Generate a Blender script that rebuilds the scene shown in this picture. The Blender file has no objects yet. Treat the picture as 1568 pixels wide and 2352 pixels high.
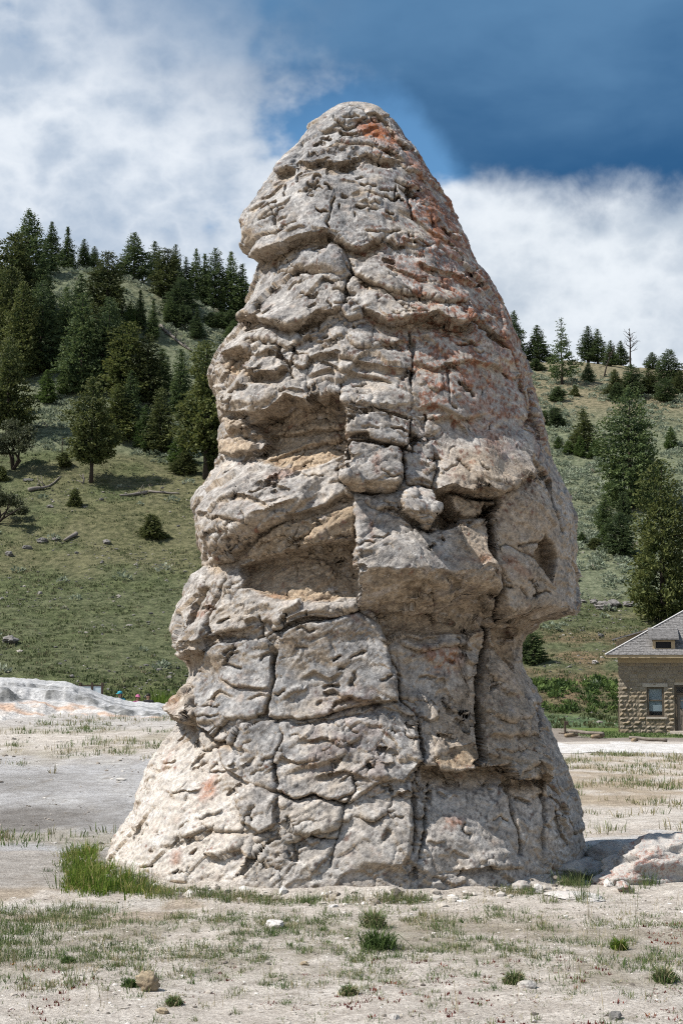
import bpy, math, random
import numpy as np
from mathutils import Vector, Matrix

# ------------------------------------------------------------------ camera, sky, sun, exposure
SC = bpy.context.scene
COL = SC.collection
F = 3267.0                      # focal length in units of the 1568 x 2352 survey grid (50 mm lens, upright frame)
HZ = 1511.0                     # row of the eye level
CAMH = 3.0
PITCH = math.atan((HZ - 1176.0) / F)
cam_d = bpy.data.cameras.new('camera')
cam_d.sensor_fit = 'VERTICAL'; cam_d.sensor_height = 36.0; cam_d.sensor_width = 24.0; cam_d.lens = 50.0
cam_d.clip_end = 5000.0; cam_d.clip_start = 0.1
cam = bpy.data.objects.new('camera', cam_d); COL.objects.link(cam)
cam.location = (0, 0, CAMH); cam.rotation_euler = (math.pi / 2 + PITCH, 0, 0)
SC.camera = cam

SUN = Vector((-0.58, -0.17, 0.80)).normalized()      # towards the sun: high, from the left, a little in front
sun_d = bpy.data.lights.new('sun', 'SUN'); sun_d.energy = 5.0; sun_d.angle = math.radians(0.5); sun_d.color = (1.0, 0.955, 0.89)
sun = bpy.data.objects.new('sun', sun_d); COL.objects.link(sun)
sun.rotation_euler = (-SUN).to_track_quat('-Z', 'Y').to_euler()
SC.render.engine = 'CYCLES'; SC.cycles.use_denoising = False; SC.cycles.filter_width = 1.15
SC.view_settings.view_transform = 'Standard'; SC.view_settings.look = 'None'
SC.view_settings.exposure = 0.62; SC.view_settings.gamma = 1.0; SC.view_settings.use_curve_mapping = False

class NT:
    """small node-tree writer"""
    def __init__(s, nt): s.nt = nt; s.n = nt.nodes; s.l = nt.links
    def node(s, typ, **kw):
        n = s.n.new(typ)
        for k, v in kw.items(): setattr(n, k, v)
        return n
    def put(s, sock, v):
        if v is None: return
        if hasattr(v, 'is_linked') or isinstance(v, bpy.types.NodeSocket): s.l.new(v, sock)
        else:
            if hasattr(sock.default_value, '__len__') and not hasattr(v, '__len__'): v = (v, v, v)
            if hasattr(sock.default_value, '__len__') and len(sock.default_value) == 4 and len(v) == 3: v = (*v, 1)
            sock.default_value = v
    def math(s, op, a, b=None, c=None, clamp=False):
        n = s.node('ShaderNodeMath', operation=op); n.use_clamp = clamp
        s.put(n.inputs[0], a); s.put(n.inputs[1], b)
        if c is not None: s.put(n.inputs[2], c)
        return n.outputs[0]
    def step(s, x, a, b):
        n = s.node('ShaderNodeMapRange', interpolation_type='SMOOTHSTEP')
        s.put(n.inputs[0], x); s.put(n.inputs[1], a); s.put(n.inputs[2], b); n.inputs[3].default_value = 0; n.inputs[4].default_value = 1
        return n.outputs[0]
    def mix(s, f, a, b, blend='MIX'):
        n = s.node('ShaderNodeMix', data_type='RGBA', blend_type=blend)
        s.put(n.inputs[0], f); s.put(n.inputs[6], a); s.put(n.inputs[7], b)
        return n.outputs[2]
    def noise(s, vec, scale, detail=4, rough=0.55, dist=0.0):
        n = s.node('ShaderNodeTexNoise'); s.put(n.inputs['Vector'], vec)
        n.inputs['Scale'].default_value = scale; n.inputs['Detail'].default_value = detail
        n.inputs['Roughness'].default_value = rough; n.inputs['Distortion'].default_value = dist
        return n.outputs[0]
    def scale(s, vec, k):
        n = s.node('ShaderNodeMapping'); s.put(n.inputs[0], vec); n.inputs['Scale'].default_value = k
        return n.outputs[0]
    def shift(s, vec, k):
        n = s.node('ShaderNodeMapping'); s.put(n.inputs[0], vec); n.inputs['Location'].default_value = k
        return n.outputs[0]

# the sky: Nishita blue with drifting cumulus and one dark rain cloud over the right-hand hills
W = bpy.data.worlds.new('World'); SC.world = W; W.use_nodes = True
w = NT(W.node_tree); w.n.clear()
sky = w.node('ShaderNodeTexSky', sky_type='NISHITA')
sky.sun_disc = False; sky.sun_elevation = math.asin(SUN.z); sky.sun_rotation = math.atan2(SUN.x, SUN.y)
sky.altitude = 1900; sky.air_density = 1.0; sky.dust_density = 1.0; sky.ozone_density = 1.0
blue = w.node('ShaderNodeVectorMath', operation='MULTIPLY'); w.l.new(sky.outputs[0], blue.inputs[0]); blue.inputs[1].default_value = (0.082, 0.122, 0.130)
tc = w.node('ShaderNodeTexCoord'); D = tc.outputs['Generated']
sp = w.node('ShaderNodeSeparateXYZ'); w.l.new(D, sp.inputs[0])
DEG = 57.29578
az = w.math('MULTIPLY', w.math('ARCTAN2', sp.outputs[0], sp.outputs[1]), DEG)
el = w.math('MULTIPLY', w.math('ARCSINE', sp.outputs[2]), DEG)
n_big = w.noise(w.scale(D, (1, 1, 1.5)), 4.2, 5, 0.55, 0.3)
n_mid = w.noise(w.shift(w.scale(D, (1, 1, 1.5)), (3.1, 1.7, 0.4)), 8.0, 6, 0.50, 0.15)
n_fine = w.noise(w.shift(D, (7.3, 2.2, 5.0)), 30.0, 6, 0.6, 0.2)
b1 = w.math('ABSOLUTE', w.math('SUBTRACT', w.noise(w.shift(w.scale(D, (1, 1, 1.4)), (2.1, 5.7, 1.4)), 13.0, 2, 0.5), 0.5)); b2 = w.math('ABSOLUTE', w.math('SUBTRACT', w.noise(w.shift(w.scale(D, (1, 1, 1.3)), (4.1, 0.7, 6.4)), 34.0, 4, 0.55), 0.5))
billow = w.math('ADD', w.math('MULTIPLY', b1, 1.3), w.math('MULTIPLY', b2, 0.7))
nb = w.math('SUBTRACT', n_big, 0.5); nm = w.math('SUBTRACT', n_mid, 0.5); nf = w.math('SUBTRACT', n_fine, 0.5)
# where the rain cloud ends: its lower edge in degrees of elevation by azimuth
fc = w.node('ShaderNodeFloatCurve'); c = fc.mapping.curves[0]
pts = [(-60, 46), (-14, 24.2), (-8, 21.9), (-3, 21.0), (0.5, 21.6), (2.5, 21.8), (4.0, 20.4), (5.4, 18.7), (8.0, 17.8), (14, 17.8), (40, 19), (60, 30)]
for i, (a, e) in enumerate(pts):
    x, y = (a + 60) / 120, e / 60
    if i < 2: c.points[0 if i == 0 else 1].location = (x, y)
    else: c.points.new(x, y)
fc.mapping.update()
w.put(fc.inputs['Value'], w.math('DIVIDE', w.math('ADD', az, 60.0), 120.0))
edge = w.math('MULTIPLY', fc.outputs[0], 60.0)
edge = w.math('ADD', edge, w.math('ADD', w.math('MULTIPLY', nb, 3.0), w.math('ADD', w.math('MULTIPLY', nm, 3.4), w.math('MULTIPLY', nf, 1.7))))
soft = w.math('ADD', 1.3, w.math('MULTIPLY', w.step(az, 3.0, -4.0), 3.6))
dark = w.step(w.math('SUBTRACT', el, edge), w.math('MULTIPLY', soft, -0.45), soft)
thick = w.math('MULTIPLY', w.step(az, -20.0, 2.5), w.step(w.math('ABSOLUTE', az), 100.0, 60.0))
# white cumulus: thick low down, a blue window left of the rain cloud
g1 = w.math('POWER', w.math('DIVIDE', w.math('SUBTRACT', az, 1.6), 4.2), 2.0)
g2 = w.math('POWER', w.math('DIVIDE', w.math('SUBTRACT', el, 20.8), 2.0), 2.0)
gap = w.math('EXPONENT', w.math('MULTIPLY', w.math('ADD', g1, g2), -1.0))
cov = w.math('ADD', w.math('MULTIPLY', n_mid, 1.0), w.math('ADD', w.math('MULTIPLY', nb, 0.9), w.math('MULTIPLY', nf, 0.08)))
cov = w.math('ADD', cov, w.math('SUBTRACT', 0.07, w.math('MULTIPLY', billow, 0.40)))
cov = w.math('ADD', cov, w.math('SUBTRACT', w.math('MULTIPLY', w.step(el, 30.0, 10.0), 0.14), w.math('MULTIPLY', w.step(el, 27.0, 40.0), 0.14)))
cov = w.math('ADD', cov, w.math('MULTIPLY', w.step(az, 3.0, 7.0), w.math('MULTIPLY', w.step(el, 19.6, 17.6), 0.20)))
cov = w.math('ADD', cov, w.math('MULTIPLY', w.math('MULTIPLY', w.step(az, 0.0, -7.0), w.step(el, 34.0, 24.0)), 0.17))
cov = w.math('SUBTRACT', cov, w.math('MULTIPLY', gap, 0.50))
white = w.math('MULTIPLY', w.step(cov, 0.38, 0.60), w.step(el, -6.0, 4.0))
shade = w.step(w.math('ADD', w.math('MULTIPLY', n_mid, 0.8), w.math('ADD', w.math('SUBTRACT', 0.13, w.math('MULTIPLY', billow, 0.8)), w.math('MULTIPLY', nb, 0.6))), 0.16, 0.60)
ccol = w.mix(shade, (0.36, 0.44, 0.55), (0.69, 0.735, 0.79))
ccol = w.mix(w.math('MULTIPLY', w.step(az, 2.0, 7.0), w.step(el, 21.0, 17.0)), ccol, w.mix(shade, (0.42, 0.485, 0.565), (0.70, 0.745, 0.79)))
skyc = w.mix(white, blue.outputs[0], ccol)
n_d = w.noise(w.shift(w.scale(D, (1, 1, 2.6)), (1.3, 8.2, 3.0)), 6.5, 5, 0.50, 0.2)
dcol = w.mix(w.step(w.math('ADD', w.math('MULTIPLY', n_d, 0.7), w.math('MULTIPLY', w.math('SUBTRACT', el, 20.0), 0.05)), 0.25, 0.72), (0.026, 0.094, 0.215), (0.090, 0.198, 0.350))
dcol = w.mix(w.step(thick, 0.2, 0.95), (0.120, 0.215, 0.365), dcol)
skyc = w.mix(w.math('MULTIPLY', dark, w.math('ADD', 0.35, w.math('MULTIPLY', thick, 0.65))), skyc, dcol)
bg = w.node('ShaderNodeBackground'); w.l.new(skyc, bg.inputs[0]); bg.inputs[1].default_value = 0.79
wo = w.node('ShaderNodeOutputWorld'); w.l.new(bg.outputs[0], wo.inputs[0])

# ------------------------------------------------------------------ helpers
def ray(px, py):
    cp, sp_ = math.cos(PITCH), math.sin(PITCH)
    a, b = px - 784.0, 1176.0 - py
    return Vector((a, F * cp - b * sp_, F * sp_ + b * cp))
def at(px, py, Y):
    r = ray(px, py); t = Y / r.y
    return Vector((r.x * t, Y, CAMH + r.z * t))
def proj(X, Y, Z):
    cp, sp_ = math.cos(PITCH), math.sin(PITCH)
    zz = Z - CAMH
    fw = Y * cp + zz * sp_; up = -Y * sp_ + zz * cp
    return 784.0 + F * X / fw, 1176.0 - F * up / fw

_rng = np.random.RandomState(7)
_perm = _rng.permutation(256).astype(np.int32); _perm = np.concatenate([_perm, _perm, _perm])
_grad = _rng.normal(size=(256, 3)).astype(np.float32); _grad /= np.linalg.norm(_grad, axis=1)[:, None]
_cellr = _rng.rand(256, 3).astype(np.float32)
def perlin(x, y, z):
    x = np.asarray(x, np.float32); y = np.asarray(y, np.float32); z = np.asarray(z, np.float32)
    x, y, z = np.broadcast_arrays(x, y, z)
    xi = np.floor(x); yi = np.floor(y); zi = np.floor(z)
    fx = x - xi; fy = y - yi; fz = z - zi
    xi = xi.astype(np.int32) & 255; yi = yi.astype(np.int32) & 255; zi = zi.astype(np.int32) & 255
    u = fx * fx * fx * (fx * (fx * 6 - 15) + 10); v = fy * fy * fy * (fy * (fy * 6 - 15) + 10); t = fz * fz * fz * (fz * (fz * 6 - 15) + 10)
    out = 0
    for i in (0, 1):
        a = _perm[xi + i]; wx = u if i else 1 - u
        for j in (0, 1):
            b = _perm[a + ((yi + j) & 255)]; wy = wx * (v if j else 1 - v)
            for k in (0, 1):
                g = _grad[_perm[b + ((zi + k) & 255)]]
                out = out + wy * (t if k else 1 - t) * (g[..., 0] * (fx - i) + g[..., 1] * (fy - j) + g[..., 2] * (fz - k))
    return out * 1.5
def fbm(x, y, z, oct=4, gain=0.5):
    s = 0; a = 1.0; f = 1.0
    for i in range(oct):
        s = s + a * perlin(x * f + 17.3 * i, y * f + 5.1 * i, z * f + 9.7 * i); a *= gain; f *= 2.03
    return s
def worley(x, y, z):
    xi = np.floor(x).astype(np.int32); yi = np.floor(y).astype(np.int32); zi = np.floor(z).astype(np.int32)
    f1 = np.full(x.shape, 9., np.float32); f2 = f1.copy(); cid = np.zeros(x.shape, np.int32); til = np.zeros(x.shape, np.float32)
    for i in (-1, 0, 1):
        for j in (-1, 0, 1):
            for k in (-1, 0, 1):
                cx, cy, cz = xi + i, yi + j, zi + k
                h = _perm[_perm[_perm[cx & 255] + (cy & 255)] + (cz & 255)]
                r = _cellr[h]
                ex, ey, ez = x - cx - r[..., 0], y - cy - r[..., 1], z - cz - r[..., 2]
                d = ex * ex + ey * ey + ez * ez
                m = d < f1; gg = _grad[(h * 7 + 3) & 255]; til = np.where(m, gg[..., 0] * ex + gg[..., 1] * ey + gg[..., 2] * ez + 0.45 * (_cellr[(h * 5 + 1) & 255, 0] - .5), til)
                f2 = np.where(m, f1, np.minimum(f2, d)); cid = np.where(m, h, cid); f1 = np.where(m, d, f1)
    return np.sqrt(f1), np.sqrt(f2), til
def sstep(a, b, x):
    t = np.clip((x - a) / (b - a), 0, 1); return t * t * (3 - 2 * t)

def make_mesh(name, V, faces, col=None, smooth=True, attrs=None):
    """V (n,3); faces (m,3) or (m,4) array or list of such"""
    fl = faces if isinstance(faces, list) else [faces]
    fl = [np.asarray(f, np.int32) for f in fl if len(f)]
    me = bpy.data.meshes.new(name)
    V = np.asarray(V, np.float32)
    me.vertices.add(len(V)); me.vertices.foreach_set('co', V.ravel())
    loops = np.concatenate([f.ravel() for f in fl]); cnt = np.concatenate([np.full(len(f), f.shape[1], np.int32) for f in fl])
    me.loops.add(len(loops)); me.loops.foreach_set('vertex_index', loops)
    me.polygons.add(len(cnt)); st = np.concatenate([[0], np.cumsum(cnt)[:-1]]).astype(np.int32)
    me.polygons.foreach_set('loop_start', st)
    me.polygons.foreach_set('use_smooth', np.full(len(cnt), smooth, bool))
    if col is not None:
        a = me.color_attributes.new('col', 'FLOAT_COLOR', 'POINT')
        c4 = np.ones((len(V), 4), np.float32); c4[:, :3] = col; a.data.foreach_set('color', c4.ravel())
    for k, v in (attrs or {}).items():
        a = me.attributes.new(k, 'FLOAT', 'POINT'); a.data.foreach_set('value', np.asarray(v, np.float32))
    me.update(calc_edges=True); me.validate()
    return me
def link(name, me, mat=None, parent=None):
    o = bpy.data.objects.new(name, me); COL.objects.link(o)
    if mat is not None and not me.materials: me.materials.append(mat)
    if parent is not None: o.parent = parent
    return o
def empty(name, loc=(0, 0, 0), rz=0.0, parent=None):
    o = bpy.data.objects.new(name, None); COL.objects.link(o); o.location = loc; o.rotation_euler = (0, 0, rz); o.empty_display_size = 0.2
    if parent is not None: o.parent = parent
    return o
def tag(o, label=None, cat=None, group=None, kind=None):
    if label: o['label'] = label
    if cat: o['category'] = cat
    if group: o['group'] = group
    if kind: o['kind'] = kind
    return o

class MB:
    """collects shapes, then links them as one mesh"""
    def __init__(s): s.v = []; s.f = []
    def add(s, vs, fs):
        k = len(s.v); s.v += [tuple(p) for p in vs]; s.f += [tuple(i + k for i in q) for q in fs]; return s
    def box(s, c, d, rz=0.0, M=None):
        hx, hy, hz = d[0] / 2, d[1] / 2, d[2] / 2
        R = Matrix.Rotation(rz, 3, 'Z') if M is None else M
        P = [R @ Vector((x, y, z)) + Vector(c) for x, y, z in ((-hx, -hy, -hz), (hx, -hy, -hz), (hx, hy, -hz), (-hx, hy, -hz), (-hx, -hy, hz), (hx, -hy, hz), (hx, hy, hz), (-hx, hy, hz))]
        return s.add(P, ((0, 3, 2, 1), (4, 5, 6, 7), (0, 1, 5, 4), (1, 2, 6, 5), (2, 3, 7, 6), (3, 0, 4, 7)))
    def span(s, a, b):
        return s.box([(a[i] + b[i]) / 2 for i in range(3)], [abs(b[i] - a[i]) for i in range(3)])
    def tube(s, pts, rad, n=7, cap=True):
        pts = [Vector(p) for p in pts]; k0 = len(s.v); m = len(pts)
        if not hasattr(rad, '__len__'): rad = [rad] * m
        for i, p in enumerate(pts):
            t = (pts[min(i + 1, m - 1)] - pts[max(i - 1, 0)]).normalized()
            a = t.orthogonal().normalized() if i == 0 else (a - a.dot(t) * t).normalized()
            b = t.cross(a)
            for j in range(n):
                q = 2 * math.pi * j / n
                s.v.append(tuple(p + (a * math.cos(q) + b * math.sin(q)) * rad[i]))
        for i in range(m - 1):
            for j in range(n):
                s.f.append((k0 + i * n + j, k0 + i * n + (j + 1) % n, k0 + (i + 1) * n + (j + 1) % n, k0 + (i + 1) * n + j))
        if cap:
            s.f.append(tuple(k0 + j for j in reversed(range(n)))); s.f.append(tuple(k0 + (m - 1) * n + j for j in range(n)))
        return s
    def prism(s, poly, off):
        """polygon of 3-D points extruded by vector off"""
        n = len(poly); off = Vector(off)
        P = [Vector(p) for p in poly]; Q = [p + off for p in P]
        s.add(P + Q, [tuple(reversed(range(n))), tuple(range(n, 2 * n))] + [(i, (i + 1) % n, n + (i + 1) % n, n + i) for i in range(n)])
        return s
    def mesh(s, name, smooth=False, bevel=0.0):
        me = bpy.data.meshes.new(name); me.from_pydata(s.v, [], s.f); me.validate(); me.update()
        import bmesh
        bm = bmesh.new(); bm.from_mesh(me); bmesh.ops.recalc_face_normals(bm, faces=bm.faces)
        if bevel: bmesh.ops.bevel(bm, geom=list(bm.edges), offset=bevel, segments=1, affect='EDGES', clamp_overlap=True)
        bm.to_mesh(me); bm.free()
        if smooth: me.polygons.foreach_set('use_smooth', np.ones(len(me.polygons), bool))
        return me
    def build(s, name, mat, parent=None, smooth=False, bevel=0.0):
        return link(name, s.mesh(name, smooth, bevel), mat, parent)

# ------------------------------------------------------------------ materials
ALB = 0.80                      # overall reflectance of the place, set against the exposure
def material(name, fn, rough=0.9, spec=0.25):
    m = bpy.data.materials.new(name); m.use_nodes = True
    t = NT(m.node_tree); t.n.clear()
    b = t.node('ShaderNodeBsdfPrincipled'); o = t.node('ShaderNodeOutputMaterial'); t.l.new(b.outputs[0], o.inputs[0])
    b.inputs['Roughness'].default_value = rough; b.inputs['Specular IOR Level'].default_value = spec
    g = t.node('ShaderNodeTexCoord').outputs['Object']
    fn(t, b, g)
    bc = b.inputs['Base Color']
    if bc.is_linked: src = bc.links[0].from_socket; t.l.new(t.mix(1.0, src, (ALB, ALB, ALB), 'MULTIPLY'), bc)
    return m
def bump(t, b, h, strength=0.5, dist=0.02, prev=None):
    n = t.node('ShaderNodeBump'); n.inputs['Strength'].default_value = strength; n.inputs['Distance'].default_value = dist
    t.put(n.inputs['Height'], h)
    if prev is not None: t.l.new(prev, n.inputs['Normal'])
    t.l.new(n.outputs[0], b.inputs['Normal']); return n.outputs[0]
def attr(t, name): return t.node('ShaderNodeAttribute', attribute_name=name)
def plain(name, c1, c2=None, scale=6.0, rough=0.85, bmp=0.3, stretch=(1, 1, 1), spec=0.25, metal=0.0):
    c2 = c2 or tuple(x * 0.72 for x in c1)
    def fn(t, b, g):
        q = t.scale(g, stretch)
        n = t.noise(q, scale, 6, 0.6)
        t.l.new(t.mix(t.step(n, 0.3, 0.7), c1, c2), b.inputs['Base Color'])
        if bmp: bump(t, b, t.noise(q, scale * 3, 5, 0.65), bmp, 0.02)
        b.inputs['Metallic'].default_value = metal
    return material(name, fn, rough, spec)
# ------------------------------------------------------------------ terrain
def interp_smooth(x, xs, ys):
    """monotone cubic through the control points, vectorised"""
    xs = np.asarray(xs, float); ys = np.asarray(ys, float)
    h = np.diff(xs); d = np.diff(ys) / h
    m = np.zeros(len(xs)); m[1:-1] = np.where(d[:-1] * d[1:] > 0, 2 * d[:-1] * d[1:] / (d[:-1] + d[1:] + 1e-12), 0); m[0] = d[0]; m[-1] = d[-1]
    i = np.clip(np.searchsorted(xs, x) - 1, 0, len(xs) - 2)
    t = np.clip((x - xs[i]) / h[i], 0, 1)
    return (ys[i] * (1 + 2 * t) * (1 - t) ** 2 + m[i] * h[i] * t * (1 - t) ** 2 + ys[i + 1] * t * t * (3 - 2 * t) + m[i + 1] * h[i] * t * t * (t - 1))
def row_z(py, Y): return CAMH + (HZ - py) * Y / F

def ground_z(X, Y):
    left = sstep(1.0, -5.0, X)
    z = left * 0.056 * np.clip(Y - 24.0, 0, 22.5) * sstep(24, 30, Y)
    z = z * (1 - sstep(52, 58, Y)) - 0.05 * sstep(52, 60, Y)
    r = np.hypot(X, Y - 22)
    near = sstep(140, 60, r)
    re = np.sqrt((X / 3.74) ** 2 + ((Y - 22) / np.where(Y < 22, 3.66, 1.2)) ** 2); z = z + 0.13 * np.exp(-((re - 0.99) / 0.05) ** 2) * (0.7 + 0.6 * fbm(X * 1.4, Y * 1.4, 7.5 + 0 * X, 2))
    z = z + near * (0.045 * fbm(X * 0.35, Y * 0.35, 1.5 + 0 * X, 3) + 0.018 * fbm(X * 2.1, Y * 2.1, 4.5 + 0 * X, 3)) - 0.3 * sstep(62, 75, Y)
    return z
_Lc = dict(Y=[55, 62, 68, 80, 105, 128, 150, 158, 175, 300], z=None)
def hill_z(X, Y):
    u = 784 + F * X / np.maximum(Y, 20)
    zl = interp_smooth(Y, [55, 61, 67, 80, 105, 128, 150, 163, 190, 300], [-0.6, -0.1, 1.9, row_z(1410, 80), row_z(1110, 105), row_z(850, 128), row_z(614, 150), row_z(598, 158), row_z(720, 190), row_z(1200, 300)])
    zr = interp_smooth(Y, [55, 61, 66, 75, 88, 120, 145, 185, 198, 230, 300], [-0.6, -0.25, 0.35, row_z(1540, 75), row_z(1420, 88), row_z(1165, 120), row_z(1010, 145), row_z(826, 185), row_z(818, 196), row_z(900, 230), row_z(1150, 300)])
    k = sstep(430, 1200, u)
    z = zl * (1 - k) + zr * k
    z = z * (1.0 - 0.10 * sstep(200, 560, u) * (1 - k) * sstep(90, 150, Y))
    z = z - 3.0 * sstep(1250, 1800, u) * sstep(140, 190, Y) * 0.75
    amp = sstep(60, 95, Y)
    z = z + amp * (0.8 * fbm(X * 0.045, Y * 0.045, 8.0 + 0 * X, 3) + 0.22 * fbm(X * 0.22, Y * 0.22, 2.0 + 0 * X, 3)) * 1.0 + 0.06 * fbm(X * 0.9, Y * 0.9, 3.0 + 0 * X, 3) * sstep(58, 66, Y)
    return z
def hit(px, py):
    """where the sight line through a grid point meets the hillside (or the crest it passes nearest)"""
    Y = np.arange(57.0, 210.0, 0.25); r = ray(px, py)
    X = Y * r.x / r.y; zr = CAMH + Y * r.z / r.y
    d = hill_z(X, Y) - zr
    k = np.nonzero(d >= 0)[0]
    if len(k): i = k[0]
    else:
        m = (Y > 110); i = np.nonzero(m)[0][np.argmax((d / Y)[m])]
    return Vector((float(X[i]), float(Y[i]), float(hill_z(X[i:i + 1], Y[i:i + 1])[0])))

def grid_faces(nr, nc, wrap=False):
    a = np.arange(nr * nc).reshape(nr, nc)
    if wrap: a = np.concatenate([a, a[:, :1]], 1)
    return np.stack([a[:-1, :-1], a[:-1, 1:], a[1:, 1:], a[1:, :-1]], -1).reshape(-1, 4)
def mixc(c, k, d):
    k = np.asarray(k)[..., None]; return c * (1 - k) + np.asarray(d, float) * k

def m_ground(t, b, g):
    c = attr(t, 'col').outputs['Color']
    n1 = t.noise(g, 26, 6, 0.7); n2 = t.noise(t.shift(g, (4, 7, 1)), 85, 3, 0.6); n3 = t.noise(t.shift(g, (1, 2, 8)), 9, 5, 0.6)
    c = t.mix(1.0, c, t.mix(t.step(n1, 0.30, 0.70), (0.62, 0.60, 0.58), (1.16, 1.15, 1.13)), 'MULTIPLY')
    c = t.mix(t.math('MULTIPLY', t.step(n2, 0.60, 0.70), 0.55), c, (0.10, 0.085, 0.07))
    c = t.mix(t.math('MULTIPLY', t.step(n3, 0.60, 0.72), 0.30), c, (0.19, 0.15, 0.11))
    n4 = t.noise(t.scale(g, (0.8, 1.0, 1)), 3.2, 10, 0.78, 0.2)
    c = t.mix(1.0, c, t.mix(t.step(n4, 0.36, 0.64), (0.74, 0.72, 0.70), (1.10, 1.10, 1.10)), 'MULTIPLY')
    t.l.new(c, b.inputs['Base Color'])
    k = bump(t, b, n4, 0.6, 0.06); k = bump(t, b, n1, 0.9, 0.03, k); bump(t, b, n2, 0.8, 0.012, k)
M_ground = material('pale_soil', m_ground, 0.95, 0.15)

def build_ground():
    def axis(lo, dlo, dhi, hi, fine, growth):
        a = list(np.arange(dlo, dhi, fine)); s = fine
        while a[-1] < hi: s *= growth; a.append(a[-1] + s)
        s = fine; b = []; p = dlo
        while p > lo: s *= growth; p -= s; b.append(p)
        return np.array(b[::-1] + a)
    xs = axis(-900, -5.5, 5.8, 900, 0.066, 1.06); ys = axis(-300, 11.0, 20.0, 1200, 0.066, 1.026)
    X, Y = np.meshgrid(xs, ys); X = X.astype(np.float64); Y = Y.astype(np.float64)
    Z = ground_z(X, Y)
    u, v = proj(X, Y, Z)
    n1 = fbm(X * 0.9, Y * 0.9, 0 * X + 0.3, 4); n2 = fbm(X * 0.25, Y * 0.25, 0 * X + 3.3, 3); n3 = fbm(X * 4, Y * 4, 0 * X + 6.3, 3)
    # weathered crust lies in shallow terraces: small steps
    C = np.ones(X.shape + (3,)) * np.array([0.63, 0.585, 0.535])
    C = mixc(C, sstep(-0.3, 0.6, n1) * 0.5, (0.68, 0.65, 0.61))
    C = mixc(C, sstep(0.1, 0.7, n2 + 0.4 * n1) * 0.35, (0.42, 0.35, 0.28))
    ww = n1 * 0.9 + n2 * 1.6
    Yw = Y + ww * 0.7 + 0.35 * n3 * 0.3
    L = sstep(-0.4, -2.0, X); R = sstep(0.4, 2.0, X)
    # left: grey-blue crust flats, a dark damp strip, tan strips
    crust = L * sstep(22.0, 22.7, Yw) * sstep(36.5, 33.0, Yw + 0.8 * n2)
    C = mixc(C, crust * 0.9, (0.455, 0.46, 0.475))
    C = mixc(C, crust * sstep(0.0, 0.5, n1) * 0.5, (0.56, 0.56, 0.56))
    C = mixc(C, L * sstep(24.6, 25.4, Yw) * sstep(28.2, 27.0, Yw + 0.25 * X + 1.0) * sstep(-3.0, -5.5, X) * 0.8, (0.19, 0.175, 0.16))
    C = mixc(C, L * sstep(29.5, 30.5, Yw) * sstep(32.5, 31.2, Yw) * 0.6 * sstep(-5.0, -6.8, X), (0.25, 0.24, 0.23))
    C = mixc(C, L * sstep(33, 36, Yw) * sstep(44.5, 41, Yw) * sstep(-0.15, 0.35, n1 + 0.4 * n2) * 0.55, (0.33, 0.29, 0.20))
    C = mixc(C, L * sstep(40, 43, Y) * 0.7, (0.50, 0.49, 0.48))
    C = mixc(C, L * sstep(23.2, 23.8, Yw) * sstep(25.2, 24.6, Yw) * 0.45, (0.40, 0.34, 0.22))
    # left near: damp brown run-off in front of the bright grass
    damp = sstep(-0.2, -1.2, X) * sstep(16.5, 17.1, Y + 0.5 * n1) * sstep(20.5, 19.6, Y + 0.5 * n1)
    C = mixc(C, damp * sstep(-0.25, 0.25, n1 + 0.3 * n3) * 0.6, (0.36, 0.28, 0.19))
    C = mixc(C, sstep(-2.6, -3.4, X + 0.4 * n1) * sstep(18.6, 19.4, Y) * sstep(22.6, 21.8, Yw) * 0.75, (0.36, 0.345, 0.33))
    C = mixc(C, sstep(-2.0, -2.3, X + 0.8 * n1) * sstep(17.0, 17.2, Yw) * sstep(17.75, 17.5, Yw) * 0.6, (0.62, 0.60, 0.57))
    # right: white gravel walk, tan turf flats, pale crust
    C = mixc(C, R * sstep(27, 31, Yw) * sstep(47, 44, Yw) * sstep(-0.45, 0.35, n1 + 0.5 * n2) * 0.7, (0.40, 0.32, 0.22))
    C = mixc(C, R * sstep(23.2, 23.6, Yw) * sstep(25.6, 25.2, Yw) * 0.9, (0.60, 0.60, 0.605))
    C = mixc(C, R * sstep(22.2, 22.5, Yw) * sstep(23.4, 23.1, Yw) * 0.4, (0.38, 0.33, 0.25))
    # right beyond the walk: grey drive then lawn
    C = mixc(C, R * sstep(51.5, 52.5, Y + 0.2 * n1), (0.30, 0.265, 0.235))
    C = mixc(C, R * sstep(9.2, 10.0, X + 0.4 * n1) * sstep(54.4, 55.0, Y + 0.4 * n1), (0.13, 0.19, 0.055))
    # foreground dirt with humus where grass grows
    gb = sstep(13.4, 14.4, Y + 0.8 * n1 + 0.1 * X) * sstep(17.4, 16.6, Y + 0.6 * n1)
    C = mixc(C, gb * sstep(-0.35, 0.4, n1 + 0.5 * n3) * 0.55, (0.27, 0.24, 0.17))
    C = mixc(C, sstep(0.5, 0.9, n3 + 0.4 * n1) * 0.35, (0.22, 0.18, 0.13))
    V = np.stack([X, Y, Z], -1).reshape(-1, 3)
    o = link('ground', make_mesh('ground', V, grid_faces(*X.shape), C.reshape(-1, 3)), M_ground)
    tag(o, kind='structure')
build_ground()

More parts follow.
